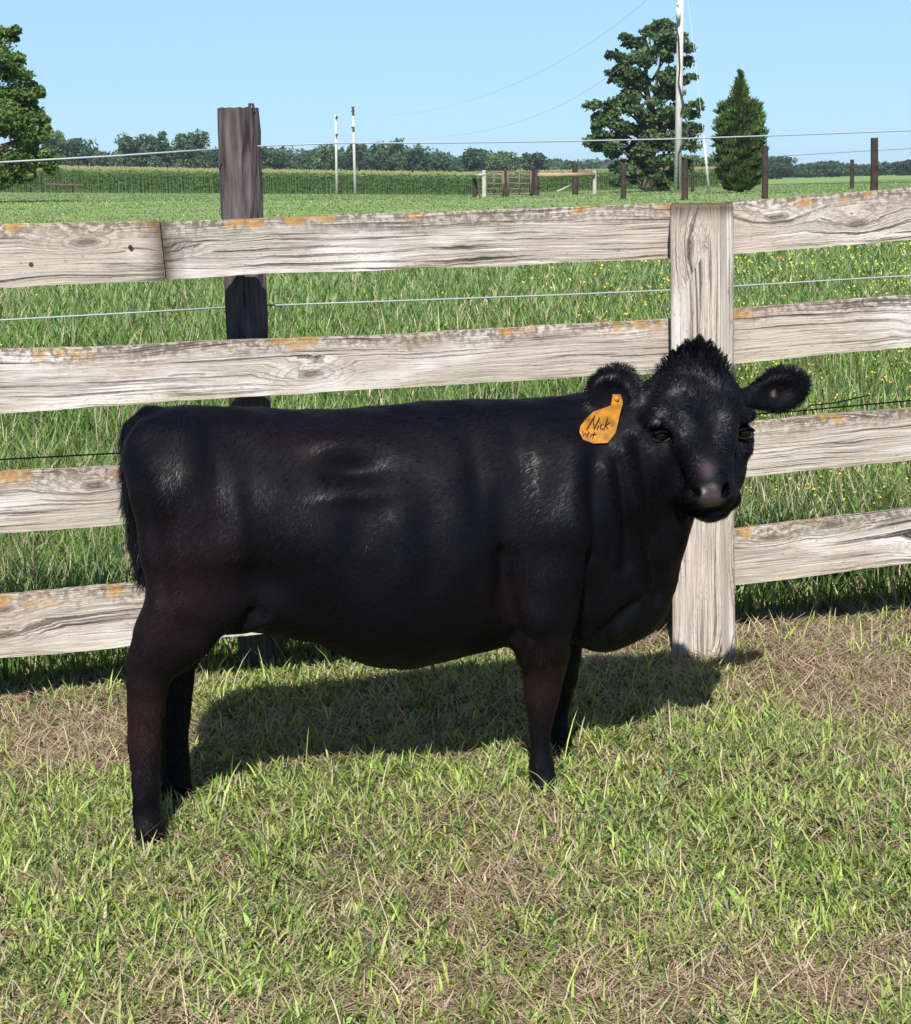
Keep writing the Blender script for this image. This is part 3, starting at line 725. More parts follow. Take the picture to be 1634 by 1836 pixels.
# face hair: curls out of a whorl between the eyes
P0, N0, C0, rng = sample(42000, wt * isface * np.where(CN[:, 1] > -.2, 1, .3), 12)
wh = Cc(1264, 772, .2); dr = P0 - wh; dr[:, 1] = 0; dn = np.linalg.norm(dr, axis=1, keepdims=True); dr /= dn + 1e-6
dr[:, 0] += .55 * np.sin(P0[:, 2] * 95 + P0[:, 0] * 60); dr[:, 2] += .55 * np.sin(P0[:, 0] * 105 + 1 + P0[:, 2] * 40) ; dr += rng.normal(size=dr.shape) * .25
dr = tangent(dr, N0, .30)
up_ = np.clip((P0[:, 2] - Cc(1250, 790, .15)[2]) / .08, 0, 1)
Ls = (.007 + .007 * up_) * rng.uniform(.7, 1.4, len(P0))
strands(loc2w(P0), l2wv(dr), l2wv(N0), Ls, np.full(len(P0), .0009), C0 * rng.uniform(.6, 1.6, len(P0))[:, None] + (rng.random(len(P0)) < .35)[:, None] * np.array([.007, .0075, .0095]) * rng.uniform(.3, 1.3, len(P0))[:, None], 'coat', 2, .6, clump=.7, cell=.0075, mat=M_curl)  # grey-blue added to some strands: sunlit sheen painted into the hair colour
# forelock
pw = np.exp(-((CV - Cc(1250, 650, .08)) ** 2 / np.array([.042, .05, .026]) ** 2).sum(1) / 2) + 1e-9
P0, N0, C0, rng = sample(3000, pw, 13)
clump = np.sin(P0[:, 0] * 190) * .3
dr = np.stack([(P0[:, 0] - Cc(1250, 650, .08)[0]) * 9 + clump, .25 + rng.normal(size=len(P0)) * .2, np.ones(len(P0))], 1) + rng.normal(size=(len(P0), 3)) * .12
dr /= np.linalg.norm(dr, axis=1, keepdims=True)
Ls = rng.uniform(.014, .032, len(P0)) * (1 + .95 * np.exp(-((P0[:, 0] - Cc(1250, 640, .08)[0]) / .028) ** 2))
strands(loc2w(P0), l2wv(dr), l2wv(N0), Ls, np.full(len(P0), .0007), C0, 'forelock', 3, .3, clump=.92, cell=.026)
# ear fringe
ew = (np.exp(-((CV - Cc(1098, 702, .085)) ** 2).sum(1) / (2 * .05 ** 2)) * (CV[:, 0] < Cc(1140, 700, .085)[0]) + np.exp(-((CV - Cc(1405, 698, .095)) ** 2).sum(1) / (2 * .05 ** 2)) * (CV[:, 0] > Cc(1352, 700, .095)[0])) * (CV[:, 2] > .75)
P0, N0, C0, rng = sample(15000, ew + 1e-9, 14)
cl = Cc(1100, 702, .085); cr = Cc(1398, 698, .095); lf = P0[:, 0] < (cl[0] + cr[0]) / 2
cc_ = np.where(lf[:, None], cl, cr); dr = P0 - cc_; dr[:, 1] *= .3; dr /= np.linalg.norm(dr, axis=1, keepdims=True) + 1e-6; dr += rng.normal(size=dr.shape) * .22; dr[:, 2] -= .1
dr /= np.linalg.norm(dr, axis=1, keepdims=True)
strands(loc2w(P0), l2wv(dr), l2wv(N0), rng.uniform(.009, .022, len(P0)), np.full(len(P0), .0006), C0 * .8, 'ear_fringe', 4, .3, clump=.5, cell=.009)
# tail switch
tw = ((CV[:, 0] < Cc(275, 900, 0)[0]) * (np.abs(CV[:, 1]) < .035) * (CV[:, 2] > Cc(260, 1040, 0)[2]) * (CV[:, 2] < Cc(240, 770, 0)[2])).astype(float) + 1e-9
P0, N0, C0, rng = sample(6000, tw, 15)
dr = np.stack([-.28 + rng.normal(size=len(P0)) * .18, rng.normal(size=len(P0)) * .25, -np.ones(len(P0))], 1); dr /= np.linalg.norm(dr, axis=1, keepdims=True)
strands(loc2w(P0), l2wv(dr), l2wv(N0), rng.uniform(.02, .06, len(P0)), np.full(len(P0), .0007), C0 * 1.0, 'tail_switch', 5, .4)
# eyes
M_eye = simple('dark_eye', (.004, .0025, .002), .12, .35)
M_lid = simple('eyelid_skin', (.016, .010, .010), .4, .4)
def uvsphere(mb, c, r, sc=(1, 1, 1), n=16):
    V = []; Fc = []
    for i in range(n + 1):
        a = math.pi * i / n
        for k in range(2 * n): b_ = math.pi * k / n; V.append((c[0] + sc[0] * r * math.sin(a) * math.cos(b_), c[1] + sc[1] * r * math.sin(a) * math.sin(b_), c[2] + sc[2] * r * math.cos(a)))
    for i in range(n):
        for k in range(2 * n): Fc.append([i * 2 * n + k, (i + 1) * 2 * n + k, (i + 1) * 2 * n + (k + 1) % (2 * n), i * 2 * n + (k + 1) % (2 * n)])
    mb.add(V, Fc)
for (c, r), sgn in zip(EYES, (-1, 1)):
    e = MB(); uvsphere(e, loc2w(c - np.array([0, .004, 0])), r); eo = e.build('eye', M_eye, calf, True)
    lid = MB(); pts = []
    for a in np.linspace(math.radians(200), math.radians(340), 9):
        pts.append(loc2w(c + np.array([r * 1.12 * math.cos(a), .0095, r * .66 * math.sin(a)])))
    lid.tube(pts, [.0008, .0013, .0018, .002, .002, .002, .0018, .0013, .0008], 6); lid.build('eyelid', M_lid, eo, True)
    lid = MB(); pts = []
    for a in np.linspace(math.radians(20), math.radians(160), 9):
        pts.append(loc2w(c + np.array([r * 1.15 * math.cos(a), .011, r * .40 * math.sin(a)])))
    lid.tube(pts, [.002, .004, .0055, .006, .006, .006, .0055, .004, .002], 6); lid.build('eyelid', M_calf, eo, True)
# ear tag
TT = .135
def tagp(x, y, dt=0): return loc2w(Cc(x, y, TT + dt + (y - 710) * .00035 - ((x - y * .35 - 810) / 40) ** 2 * .004))
oc = [(1099, 707), (1113, 707), (1117, 722), (1113, 738), (1109, 755), (1104, 776), (1090, 794), (1064, 795), (1046, 788), (1039, 775), (1041, 764), (1052, 750), (1064, 738), (1082, 732), (1096, 727)]
V = [tagp(x, y, .003) for x, y in oc] + [tagp(x, y, .000) for x, y in oc]; nO = len(oc)
Fc = [list(range(nO)), [nO + i for i in range(nO)][::-1]] + [[i, nO + i, nO + (i + 1) % nO, (i + 1) % nO] for i in range(nO)]
M_tag = simple('orange_plastic', (.33, .135, .010), .45, .4, .45, 45)
et = mesh_from('ear_tag', V, Fc, M_tag, calf); et['label'] = 'orange plastic ear tag with handwritten lettering'
bt_ = MB(); c = tagp(1106, 715, .006); uvsphere(bt_, c, .006, (1, .5, 1), 8); bt_.build('tag_button', M_tag, et, True)
ink = MB()
strokes = [[(1052, 770), (1058, 760), (1064, 750), (1067, 745)], [(1066, 746), (1064, 758), (1066, 768)], [(1066, 768), (1071, 757), (1076, 748)],
           [(1071, 769), (1074, 762)], [(1075.5, 757), (1076, 756)],
           [(1083, 760), (1079, 760), (1076, 765), (1078, 769), (1082, 768)],
           [(1083, 770), (1087, 758), (1090, 750)], [(1093, 757), (1086, 763), (1091, 769)],
           [(1045, 772), (1046, 781), (1050, 776), (1052, 783), (1057, 774)], [(1059, 784), (1061, 778)], [(1063, 786), (1066, 775)], [(1062, 779), (1069, 778)]]
for s_ in strokes: ink.tube([tagp(x, y, .0036) for x, y in s_], .0009, 5)
M_ink = simple('black_marker', (.012, .008, .006), .7, .1)
ink.build('lettering', M_ink, et)

# ------------------------------------------------------------------ grass
def blades(P, L, Wd, az, lean, curve, col, name, kind='stuff', mat=M_grass, tipcol=None, seed=0):
    n_ = len(P); d = np.stack([np.cos(az), np.sin(az), np.zeros(n_)], 1); s = np.stack([-np.sin(az), np.cos(az), np.zeros(n_)], 1)
    rng = np.random.default_rng(seed + 99); tw = rng.uniform(-.9, .9, n_)[:, None]; s = s * np.cos(tw) + d * np.sin(tw)
    out = []
    a1, a2, a3 = lean, lean + curve * .5, lean + curve
    p = P
    rows = [(P - s * Wd[:, None] * .8, P + s * Wd[:, None] * .8)]
    for a_, w_ in ((a1, 1.0), (a2, .75)):
        p = p + (d * np.sin(a_)[:, None] + np.array([0, 0, 1.]) * np.cos(a_)[:, None]) * (L / 3)[:, None]
        rows.append((p - s * Wd[:, None] * w_, p + s * Wd[:, None] * w_))
    tip = p + (d * np.sin(a3)[:, None] + np.array([0, 0, 1.]) * np.cos(a3)[:, None]) * (L / 3)[:, None]
    V = np.stack([rows[0][0], rows[0][1], rows[1][1], rows[1][0], rows[2][1], rows[2][0], tip], 1).reshape(-1, 3)
    b0 = np.arange(n_)[:, None] * 7
    lp = np.concatenate([b0, b0 + 1, b0 + 2, b0 + 3, b0 + 3, b0 + 2, b0 + 4, b0 + 5, b0 + 5, b0 + 4, b0 + 6], 1).ravel()
    st_ = np.stack([np.arange(n_) * 11, np.arange(n_) * 11 + 4, np.arange(n_) * 11 + 8], 1).ravel()
    tt = np.tile([4, 4, 3], n_)
    o = mesh_np(name, V, lp, st_, tt, mat, None, np.repeat(col, 7, 0)); o['kind'] = 'stuff'; return o
def vnoise(x, y, f, seed):
    rng = np.random.default_rng(seed); T = rng.random((64, 64)); X = x * f + 31.7; Y_ = y * f + 17.3
    i, j = np.floor(X).astype(int), np.floor(Y_).astype(int); u, v = X - i, Y_ - j; u = u * u * (3 - 2 * u); v = v * v * (3 - 2 * v)
    g = lambda a, b_: T[a % 64, b_ % 64]
    return (g(i, j) * (1 - u) + g(i + 1, j) * u) * (1 - v) + (g(i, j + 1) * (1 - u) + g(i + 1, j + 1) * u) * v
def fbm(x, y, f, seed): return .5 * vnoise(x, y, f, seed) + .3 * vnoise(x, y, f * 2.1, seed + 1) + .2 * vnoise(x, y, f * 4.3, seed + 2)
def fenceY(x): return PB[1] + np.where(x < PB[0], (x - PB[0]) * math.tan(aL), (x - PB[0]) * math.tan(aR)) + .50
def dryness(x, y):
    def blob(px, py, rx, ry): c = onz(px, py); return np.exp(-((x - c[0]) / rx) ** 2 - ((y - c[1]) / ry) ** 2)
    v = 1.1 * blob(1420, 1150, .42, .42) + .9 * blob(1600, 1240, .35, .2) + 1.0 * blob(90, 1330, .33, .36) + .55 * blob(1450, 1790, .3, .1) + .5 * blob(640, 1800, .45, .08) + .35 * blob(250, 1600, .25, .1) + .35 * blob(900, 1600, .2, .12) + .5 * blob(1150, 1130, .25, .2)
    v = v + 1.3 * (fbm(x, y, 3.1, 5) - .47) + .9 * (fbm(x, y, 11, 8) - .5)
    v = v - .35 * blob(800, 1420, .9, .14)
    return np.clip(v + .11, 0, 1)
calf_feet = [loc2w(Cc(263, 1488, .12)), loc2w(Cc(322, 1442, -.12)), loc2w(Cc(974, 1418, .105)), loc2w(Cc(1010, 1350, -.1))]
def pen_points(n_, seed, xr=2.0):
    rng = np.random.default_rng(seed); y = 2.15 + (5.6 - 2.15) * rng.random(n_) ** 1.15; hw = .36 * y + .25; n8 = int(n_ * .82); x = (rng.random(n_) * 2 - 1) * hw; x[n8:] = np.sign(x[n8:]) * (hw[n8:] + 1.5 * rng.random(n_ - n8) ** 1.3)
    k = y < fenceY(x) + .02
    return x[k], y[k], rng
G1 = np.array([.14, .235, .038]); G2 = np.array([.52, .64, .16]); G3 = np.array([.05, .105, .03]); STR = np.array([.58, .48, .31]); BRN = np.array([.28, .19, .12]); PNK = np.array([.56, .41, .30])
def greens(rng, n_, x, y):
    t = rng.random(n_)[:, None]; t = np.clip(t * .8 + .5 * (fbm(x, y, 6, 31)[:, None] - .45), 0, 1)
    c = G1 * (1 - t) + G2 * t; k = (rng.random(n_) < .2)[:, None]; c = np.where(k, G3 * 1.1, c); return c * rng.uniform(.75, 1.25, n_)[:, None]
x, y, rng = pen_points(285000, 1); dd = dryness(x, y); cl = fbm(x, y, 14, 44)
k = rng.random(len(x)) < (1 - .90 * dd) * np.clip(.25 + 1.9 * (cl - .25), .15, 1)
x, y, dd, cl = x[k], y[k], dd[k], cl[k]; n_ = len(x)
L = rng.uniform(.020, .050, n_) * (1 + .5 * (rng.random(n_) < .12)) * (1.1 - .3 * dd) * (.7 + .7 * cl)
c = greens(rng, n_, x, y); yl = (rng.random(n_) < .22)[:, None]; c = np.where(yl, c * .45 + STR * .55, c)
blades(np.stack([x, y, gz(x, y) - .004], 1), L, rng.uniform(.0013, .0032, n_), rng.uniform(0, 6.28, n_), rng.uniform(.1, .9, n_), rng.uniform(.1, 1.3, n_), c, 'pen_grass', seed=1)['label'] = 'short green grazed grass growing in the pen'
# brighter tufts
x, y, rng = pen_points(420, 70); q_ = np.repeat(np.arange(len(x)), 16); x = x[q_] + rng.normal(size=len(q_)) * .026; y = y[q_] + rng.normal(size=len(q_)) * .026; n_ = len(x)
blades(np.stack([x, y, gz(x, y)], 1), rng.uniform(.03, .075, n_), rng.uniform(.0018, .0036, n_), rng.uniform(0, 6.28, n_), rng.uniform(.05, .9, n_), rng.uniform(.1, 1.3, n_), G2 * rng.uniform(.35, .85, n_)[:, None], 'grass_tufts', seed=12)['label'] = 'brighter coarse grass tufts in the pen'
# flat broad weed leaves
x, y, rng = pen_points(6000, 71); k = rng.random(len(x)) < np.clip(1.2 * (fbm(x, y, 4, 77) - .42) * 4, 0, 1) * (1 - dryness(x, y)); x, y = x[k], y[k]; n_ = len(x)
blades(np.stack([x, y, gz(x, y) + .004], 1), rng.uniform(.03, .055, n_), rng.uniform(.004, .0075, n_), rng.uniform(0, 6.28, n_), rng.uniform(.5, 1.2, n_), rng.uniform(.2, .8, n_), greens(rng, n_, x, y) * np.array([.8, 1.05, .9]), 'weeds', seed=9)['label'] = 'low broad-leaved weeds among the pen grass'
# straw thatch
x, y, rng = pen_points(295000, 2); dd = dryness(x, y); k = rng.random(len(x)) < .25 + .75 * dd; x, y, dd = x[k], y[k], dd[k]; n_ = len(x)
t = rng.random(n_)[:, None]; c = np.where(t < .45, STR, np.where(t < .75, PNK, BRN)) * rng.uniform(.55, 1.2, n_)[:, None]
blades(np.stack([x, y, gz(x, y) + rng.uniform(0, .016, n_)], 1), rng.uniform(.025, .085, n_), rng.uniform(.0007, .0018, n_), rng.uniform(0, 6.28, n_), rng.uniform(1.0, 1.62, n_), rng.uniform(-.3, .55, n_), c, 'dry_thatch', seed=2)['label'] = 'tan and brown dead grass matted on the pen floor'
# a few long stalks
x, y, rng = pen_points(1500, 3); n_ = len(x); c = np.where(rng.random(n_)[:, None] < .5, STR * 1.1, G2 * .9)
blades(np.stack([x, y, gz(x, y)], 1), rng.uniform(.08, .16, n_), rng.uniform(.0009, .0018, n_), rng.uniform(0, 6.28, n_), rng.uniform(.2, 1.3, n_), rng.uniform(.1, .7, n_), c, 'grass_stalks', seed=3)['label'] = 'long loose stalks standing out of the pen grass'
# meadow beyond the fence
rng = np.random.default_rng(7); n_ = 390000
y = 4.2 * np.exp(rng.random(n_) ** 1.15 * math.log(200 / 4.2)); x = (rng.random(n_) * 2 - 1) * (.36 * y + .5); e_ = rng.random(n_) < .15; x = np.where(e_, np.sign(x) * (.36 * y + .5 + (1.2 + .12 * y) * rng.random(n_)), x)
k = y > fenceY(x) - .02 - .12 * rng.random(n_); x, y = x[k], y[k]; n_ = len(x)
f1 = fbm(x, y, 1.7, 61); f2 = fbm(x, y, .25, 66)
sc = np.clip((y / 5.0), 1, 40) ** .8
hl = np.where(y < 25, 1, np.where(y < 90, .5, .7)); hl = hl * np.clip(1.25 - y / 60, .55, 1)
L = rng.uniform(.10, .25, n_) * (.6 + .8 * f1) * hl; Wd = rng.uniform(.0018, .0034, n_) * sc
tt = np.clip(rng.random(n_) * .75 + (f1 - .45) * .8, 0, 1)[:, None]
c = np.array([.070, .150, .030]) * (1 - tt) + np.array([.26, .37, .095]) * tt
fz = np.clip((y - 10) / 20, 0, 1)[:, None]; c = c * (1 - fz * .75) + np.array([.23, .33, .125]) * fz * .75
dry = (rng.random(n_) < .07 + .5 * np.clip(f2 - .52, 0, 1))[:, None]; c = np.where(dry, STR * rng.uniform(.6, .95, n_)[:, None], c)
c *= rng.uniform(.75, 1.25, n_)[:, None]
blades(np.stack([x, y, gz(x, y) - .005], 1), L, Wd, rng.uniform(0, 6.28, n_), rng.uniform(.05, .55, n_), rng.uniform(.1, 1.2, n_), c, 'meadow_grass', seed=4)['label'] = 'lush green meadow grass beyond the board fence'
# seed stems
n2 = 1600; y = 4.3 * np.exp(rng.random(n2) * 1.2); x = (rng.random(n2) * 2 - 1) * (.36 * y + .4); k = y > fenceY(x) + .15; x, y = x[k], y[k]; n2 = len(x)
blades(np.stack([x, y, gz(x, y)], 1), rng.uniform(.25, .42, n2), rng.uniform(.001, .0018, n2) * (y / 5), rng.uniform(0, 6.28, n2), rng.uniform(.05, .4, n2), rng.uniform(.05, .5, n2), np.tile(STR * .9, (n2, 1)) * rng.uniform(.6, 1.1, n2)[:, None], 'seed_stems', seed=6)['label'] = 'pale seeding grass stems standing above the meadow'
# yellow flowers
n3 = 12000; y = 5.2 * np.exp(rng.random(n3) * 1.6); x = (rng.random(n3) * 2 - 1) * (.36 * y + .4)
px_ = 817 + F * x / y
k = rng.random(n3) < np.clip((px_ - 900) / 450, .03, 1) * np.clip((fbm(x, y, 1.1, 90) - .30) * 2.6, 0, 1); k &= (y > 6.0); x, y = x[k], y[k]; n3 = len(x)
z = gz(x, y) + rng.uniform(.10, .20, n3); r = rng.uniform(.0022, .0055, n3) * (y / 7)
aa = rng.uniform(0, 6.28, n3); V = []
tl1 = rng.normal(size=n3) * .5; tl2 = rng.normal(size=n3) * .5
cs = [(math.cos(q * math.pi / 3), math.sin(q * math.pi / 3)) for q in range(6)]
V = np.stack([np.stack([x + r * a_, y + r * b_ * .7, z + r * (.7 * b_ + tl1 * a_)], 1) for a_, b_ in cs], 1).reshape(-1, 3)
cc_ = np.where(rng.random(n3)[:, None] < .9, np.array([.72, .62, .10]), np.array([.75, .28, .06]))
o = mesh_np('wildflowers', V, np.arange(n3 * 6), np.arange(n3) * 6, np.full(n3, 6), M_grass, None, np.repeat(cc_, 6, 0)); o['kind'] = 'stuff'; o['label'] = 'small yellow wildflowers dotted through the meadow'

# ------------------------------------------------------------------ foliage helpers
def leafcloud(mbv, centres, radii, counts, size, col, rng, cvar=.3, shell=.55, flat=1.0, up=.3, light=None):
    """adds leaf quads; mbv = dict with lists"""
    for (c, r, n_) in zip(centres, radii, counts):
        r = np.asarray(r) if hasattr(r, '__len__') else np.array([r, r, r * flat])
        d = rng.normal(size=(n_, 3)); d /= np.linalg.norm(d, axis=1, keepdims=True); rad = shell + (1 - shell) * rng.random(n_) ** .6
        rad = rad * rng.uniform(.82, 1.12, n_)
        P = np.asarray(c) + d * rad[:, None] * r
        nn = rng.normal(size=(n_, 3)) * .8 + d * .6 + np.array([0, 0, up]); nn /= np.linalg.norm(nn, axis=1, keepdims=True)
        a = np.cross(nn, rng.normal(size=(n_, 3))); a /= np.linalg.norm(a, axis=1, keepdims=True); b_ = np.cross(nn, a)
        s = (size * rng.uniform(.55, 1.3, n_))[:, None]
        V = np.stack([P - a * s, P - b_ * s * .55, P + a * s, P + b_ * s * .55], 1).reshape(-1, 3)
        base_ = np.asarray(col) * rng.uniform(1 - cvar, 1 + cvar)
        C = base_ * rng.uniform(.7, 1.35, n_)[:, None]
        mbv['v'].append(V); mbv['c'].append(np.repeat(C, 4, 0))
def leafbuild(mbv, name, mat, parent=None):
    V = np.concatenate(mbv['v']); C = np.concatenate(mbv['c']); q = len(V) // 4
    return mesh_np(name, V, np.arange(q * 4), np.arange(q) * 4, np.full(q, 4), mat, parent, C)
M_bark = simple('pale_bark', (.30, .26, .21), .9, .1, .3, 6, .5); M_barkd = simple('dark_bark', (.09, .07, .055), .9, .1, .3, 6, .5)

# lone broadleaf tree ------------------------------------------------
def lone_tree():
    rng = np.random.default_rng(21); d0 = 90.0; g = gp(1165, d0); s = d0 / F
    T = empty('shade_tree', g, 'tall broadleaf tree with open tiered crown and pale forked trunk behind the tallest pole', 'tree')
    def P(px, py, dy=0): q = at(px, py, d0 + dy); return q
    tr = MB()
    tr.tube([g - [0, 0, .2], P(1167, 300), P(1168, 250), P(1166, 205)], [.34, .27, .22, .19], 9)
    tr.tube([P(1166, 208), P(1163, 175), P(1158, 140), P(1163, 95), P(1168, 55)], [.17, .13, .10, .07, .03], 7)
    tr.tube([P(1167, 205), P(1176, 165), P(1180, 130), P(1190, 90)], [.14, .10, .07, .03], 7)
    tr.build('trunk', M_bark, T, True)
    cl = [(1185, 50, 26), (1165, 60, 18), (1205, 68, 24), (1140, 78, 20), (1120, 105, 22), (1150, 105, 28), (1195, 100, 26), (1228, 80, 18), (1232, 115, 16), (1112, 135, 22), (1145, 140, 26), (1200, 135, 24),
          (1235, 150, 16), (1100, 140, 14), (1135, 170, 22), (1175, 165, 18), (1208, 165, 26), (1095, 178, 18), (1080, 190, 18), (1115, 190, 22), (1150, 200, 24), (1195, 200, 26), (1230, 195, 24), (1250, 192, 14), (1068, 205, 16), (1062, 225, 14),
          (1090, 222, 26), (1125, 225, 28), (1165, 232, 26), (1200, 232, 30), (1232, 228, 20), (1075, 250, 22), (1105, 252, 24), (1140, 258, 28), (1178, 262, 28), (1210, 262, 24), (1085, 268, 16), (1100, 275, 16), (1125, 290, 24),
          (1160, 292, 28), (1195, 292, 28), (1225, 285, 16), (1110, 308, 20), (1140, 315, 22), (1180, 318, 22), (1210, 312, 20), (1105, 325, 12), (1178, 335, 14)]
    lm = MB()
    for x_, y_, r_ in cl:
        if r_ >= 20: lm.tube([P(1167 + (x_ - 1167) * .1, min(300, y_ + 45)), P(1167 + (x_ - 1167) * .55, y_ + 22, rng.uniform(-1, 1)), P(x_, y_ + 4, rng.uniform(-1, 1))], [.09, .06, .02], 5)
    lm.build('limb', M_barkd, T, True)
    mb = dict(v=[], c=[]); cs, rs, ns = [], [], []
    for x_, y_, r_ in cl:
        for k in range(5 if r_ >= 20 else 3):
            ox, oy = rng.normal(size=2) * r_ * .45
            rr = r_ * s * rng.uniform(.40, .75)
            cs.append(P(x_ + ox, y_ + oy * .8, rng.uniform(-1, 1) * r_ * s * 1.6)); rs.append((rr * 1.25, rr * 1.1, rr * .7)); ns.append(int(50 + r_ * 4))
    leafcloud(mb, cs, rs, ns, .14, (.065, .105, .036), rng, .3, .1)
    leafbuild(mb, 'crown', M_leaf, T)
lone_tree()
def cedar():
    rng = np.random.default_rng(22); d0 = 62.0; g = gp(1328, d0); s = d0 / F
    T = empty('cedar_tree', g, 'dense narrow evergreen with pointed top standing alone right of the tallest pole', 'tree')
    t = MB(); t.tube([g - [0, 0, .2], at(1328, 200, d0), at(1330, 132, d0)], [.14, .07, .01], 8); t.build('trunk', M_barkd, T, True)
    prof = [(128, 1), (150, 6), (165, 12), (178, 15), (183, 29), (196, 40), (220, 44), (250, 47), (290, 47), (315, 42), (332, 34), (342, 20)]
    ys, ws = zip(*prof); ws = [w_ * .82 for w_ in ws]; N_ = 30000; u = rng.random(N_) ** .9; py = 128 + u * 214; w = np.interp(py, ys, ws); a = rng.uniform(0, 6.28, N_)
    tpn = np.clip((200 - py) / 40, 0, 1); lump = 1 + (.16 + .3 * tpn) * np.sin(a * 5 + py * .22) + (.12 + .2 * tpn) * np.sin(a * 3 - py * .41); rad = w * lump * rng.uniform(.45, 1.06, N_) ** .5
    keep = rng.random(N_) < np.clip(w / 44, .12, 1) * (.45 + .55 * (np.sin(a * 7 + py * .35) + np.sin(a * 4 - py * .2) > -.9)); py, a, rad = py[keep], a[keep], rad[keep]; N_ = len(py)
    base_ = np.array([at(1327, q, d0) for q in py]); P = base_ + np.stack([np.cos(a) * rad * s, np.sin(a) * rad * s, np.zeros(N_)], 1)
    out = np.stack([np.cos(a), np.sin(a), rng.uniform(.6, 1.9, N_)], 1) + rng.normal(size=(N_, 3)) * .35; out /= np.linalg.norm(out, axis=1, keepdims=True)
    sd_ = np.cross(out, rng.normal(size=(N_, 3))); sd_ /= np.linalg.norm(sd_, axis=1, keepdims=True); L = rng.uniform(.07, .17, N_)[:, None]
    V = np.stack([P - sd_ * L * .3, P + out * L * .6 - sd_ * L * .12, P + out * L * 1.3, P + sd_ * L * .3], 1).reshape(-1, 3)
    c = np.array([.080, .125, .036]) * rng.uniform(.6, 1.6, N_)[:, None] * (1 + .25 * np.sin(a * 3 + py * .1))[:, None]
    mesh_np('crown', V, np.arange(N_ * 4), np.arange(N_) * 4, np.full(N_, 4), M_leaf, T, np.repeat(c, 4, 0))
cedar()
def left_trees():
    rng = np.random.default_rng(23)
    d0 = 58.0; g = gp(-70, d0); s = d0 / F
    T = empty('edge_tree', g, 'large feathery green tree cut by the left edge, nearest tree to the fence', 'tree')
    t = MB(); t.tube([g - [0, 0, .2], at(-70, 240, d0), at(-60, 130, d0), at(-45, 70, d0)], [.3, .22, .14, .05], 8); t.build('trunk', M_barkd, T, True)
    cl = [(-10, 90, 45), (15, 120, 38), (-40, 90, 55), (30, 165, 34), (5, 175, 45), (50, 195, 34), (68, 165, 14), (70, 215, 22), (20, 225, 48), (60, 245, 34), (80, 235, 16), (30, 280, 48), (70, 285, 28), (-10, 300, 50), (40, 315, 28), (20, 60, 18), (-60, 150, 70), (-80, 230, 80), (-120, 180, 80), (-140, 280, 70), (-70, 300, 60), (-160, 220, 60), (-100, 110, 50)]
    mb = dict(v=[], c=[]); cs, rs, ns = [], [], []
    for x_, y_, r_ in cl:
        for k in range(9):
            o = rng.normal(size=3) * r_ * .42; cs.append(at(x_ + o[0], y_ + o[1] * .8, d0 + o[2] * s)); rr = r_ * s * rng.uniform(.35, .6); rs.append((rr, rr, rr * .7)); ns.append(int(110 + r_ * 6))
    leafcloud(mb, cs, rs, ns, .068, (.10, .16, .035), rng, .4, .1)
    leafbuild(mb, 'crown', M_leaf, T)
    lm = MB()
    for x_, y_, r_ in cl[:14]: lm.tube([at(-65, min(310, y_ + 60), d0), at((x_ - 65) / 2, y_ + 25, d0), at(x_, y_, d0)], [.1, .06, .02], 5)
    lm.build('limb', M_barkd, T, True)
left_trees()

# ------------------------------------------------------------------ distant trees
def dome_tree(px, d, top, wpx, seed, label, col, n_=4200, leaf=.36, low=None):
    rng = np.random.default_rng(seed); g = gp(px, d); s = d / F; H = at(px, top, d)[2] - g[2]; R = wpx * s / 2; H *= rng.uniform(.98, 1.03)
    T = empty('distant_tree', g, label, 'tree', 'trees along the far field edge')
    t = MB(); t.tube([g - [0, 0, .5], g + [0, 0, H * .45], g + [R * .1, 0, H * .8]], [H * .03, H * .02, H * .006], 6); t.build('trunk', M_barkd, T, True)
    cs, rs, ns = [], [], []; K_ = 40; R *= 1.3
    for k in range(K_):
        a = rng.uniform(0, 6.28); q = rng.random() ** .6; h = rng.uniform(.12, .88)
        prof = math.sqrt(max(.12, 1 - ((h - .5) / .50) ** 2))
        cs.append(g + np.array([math.cos(a) * R * q * prof * .72, math.sin(a) * R * q * prof * .72, H * h])); r = R * rng.uniform(.20, .42) * (.6 + .4 * prof); rs.append((r, r, min(r, H * .17) * .95)); ns.append(n_ // K_)
    mb = dict(v=[], c=[]); leafcloud(mb, cs, rs, ns, leaf, col, rng, .28, .55); leafbuild(mb, 'crown', M_far, T)
GC = (.060, .098, .046); GL = (.085, .130, .048); GD = (.046, .078, .044)
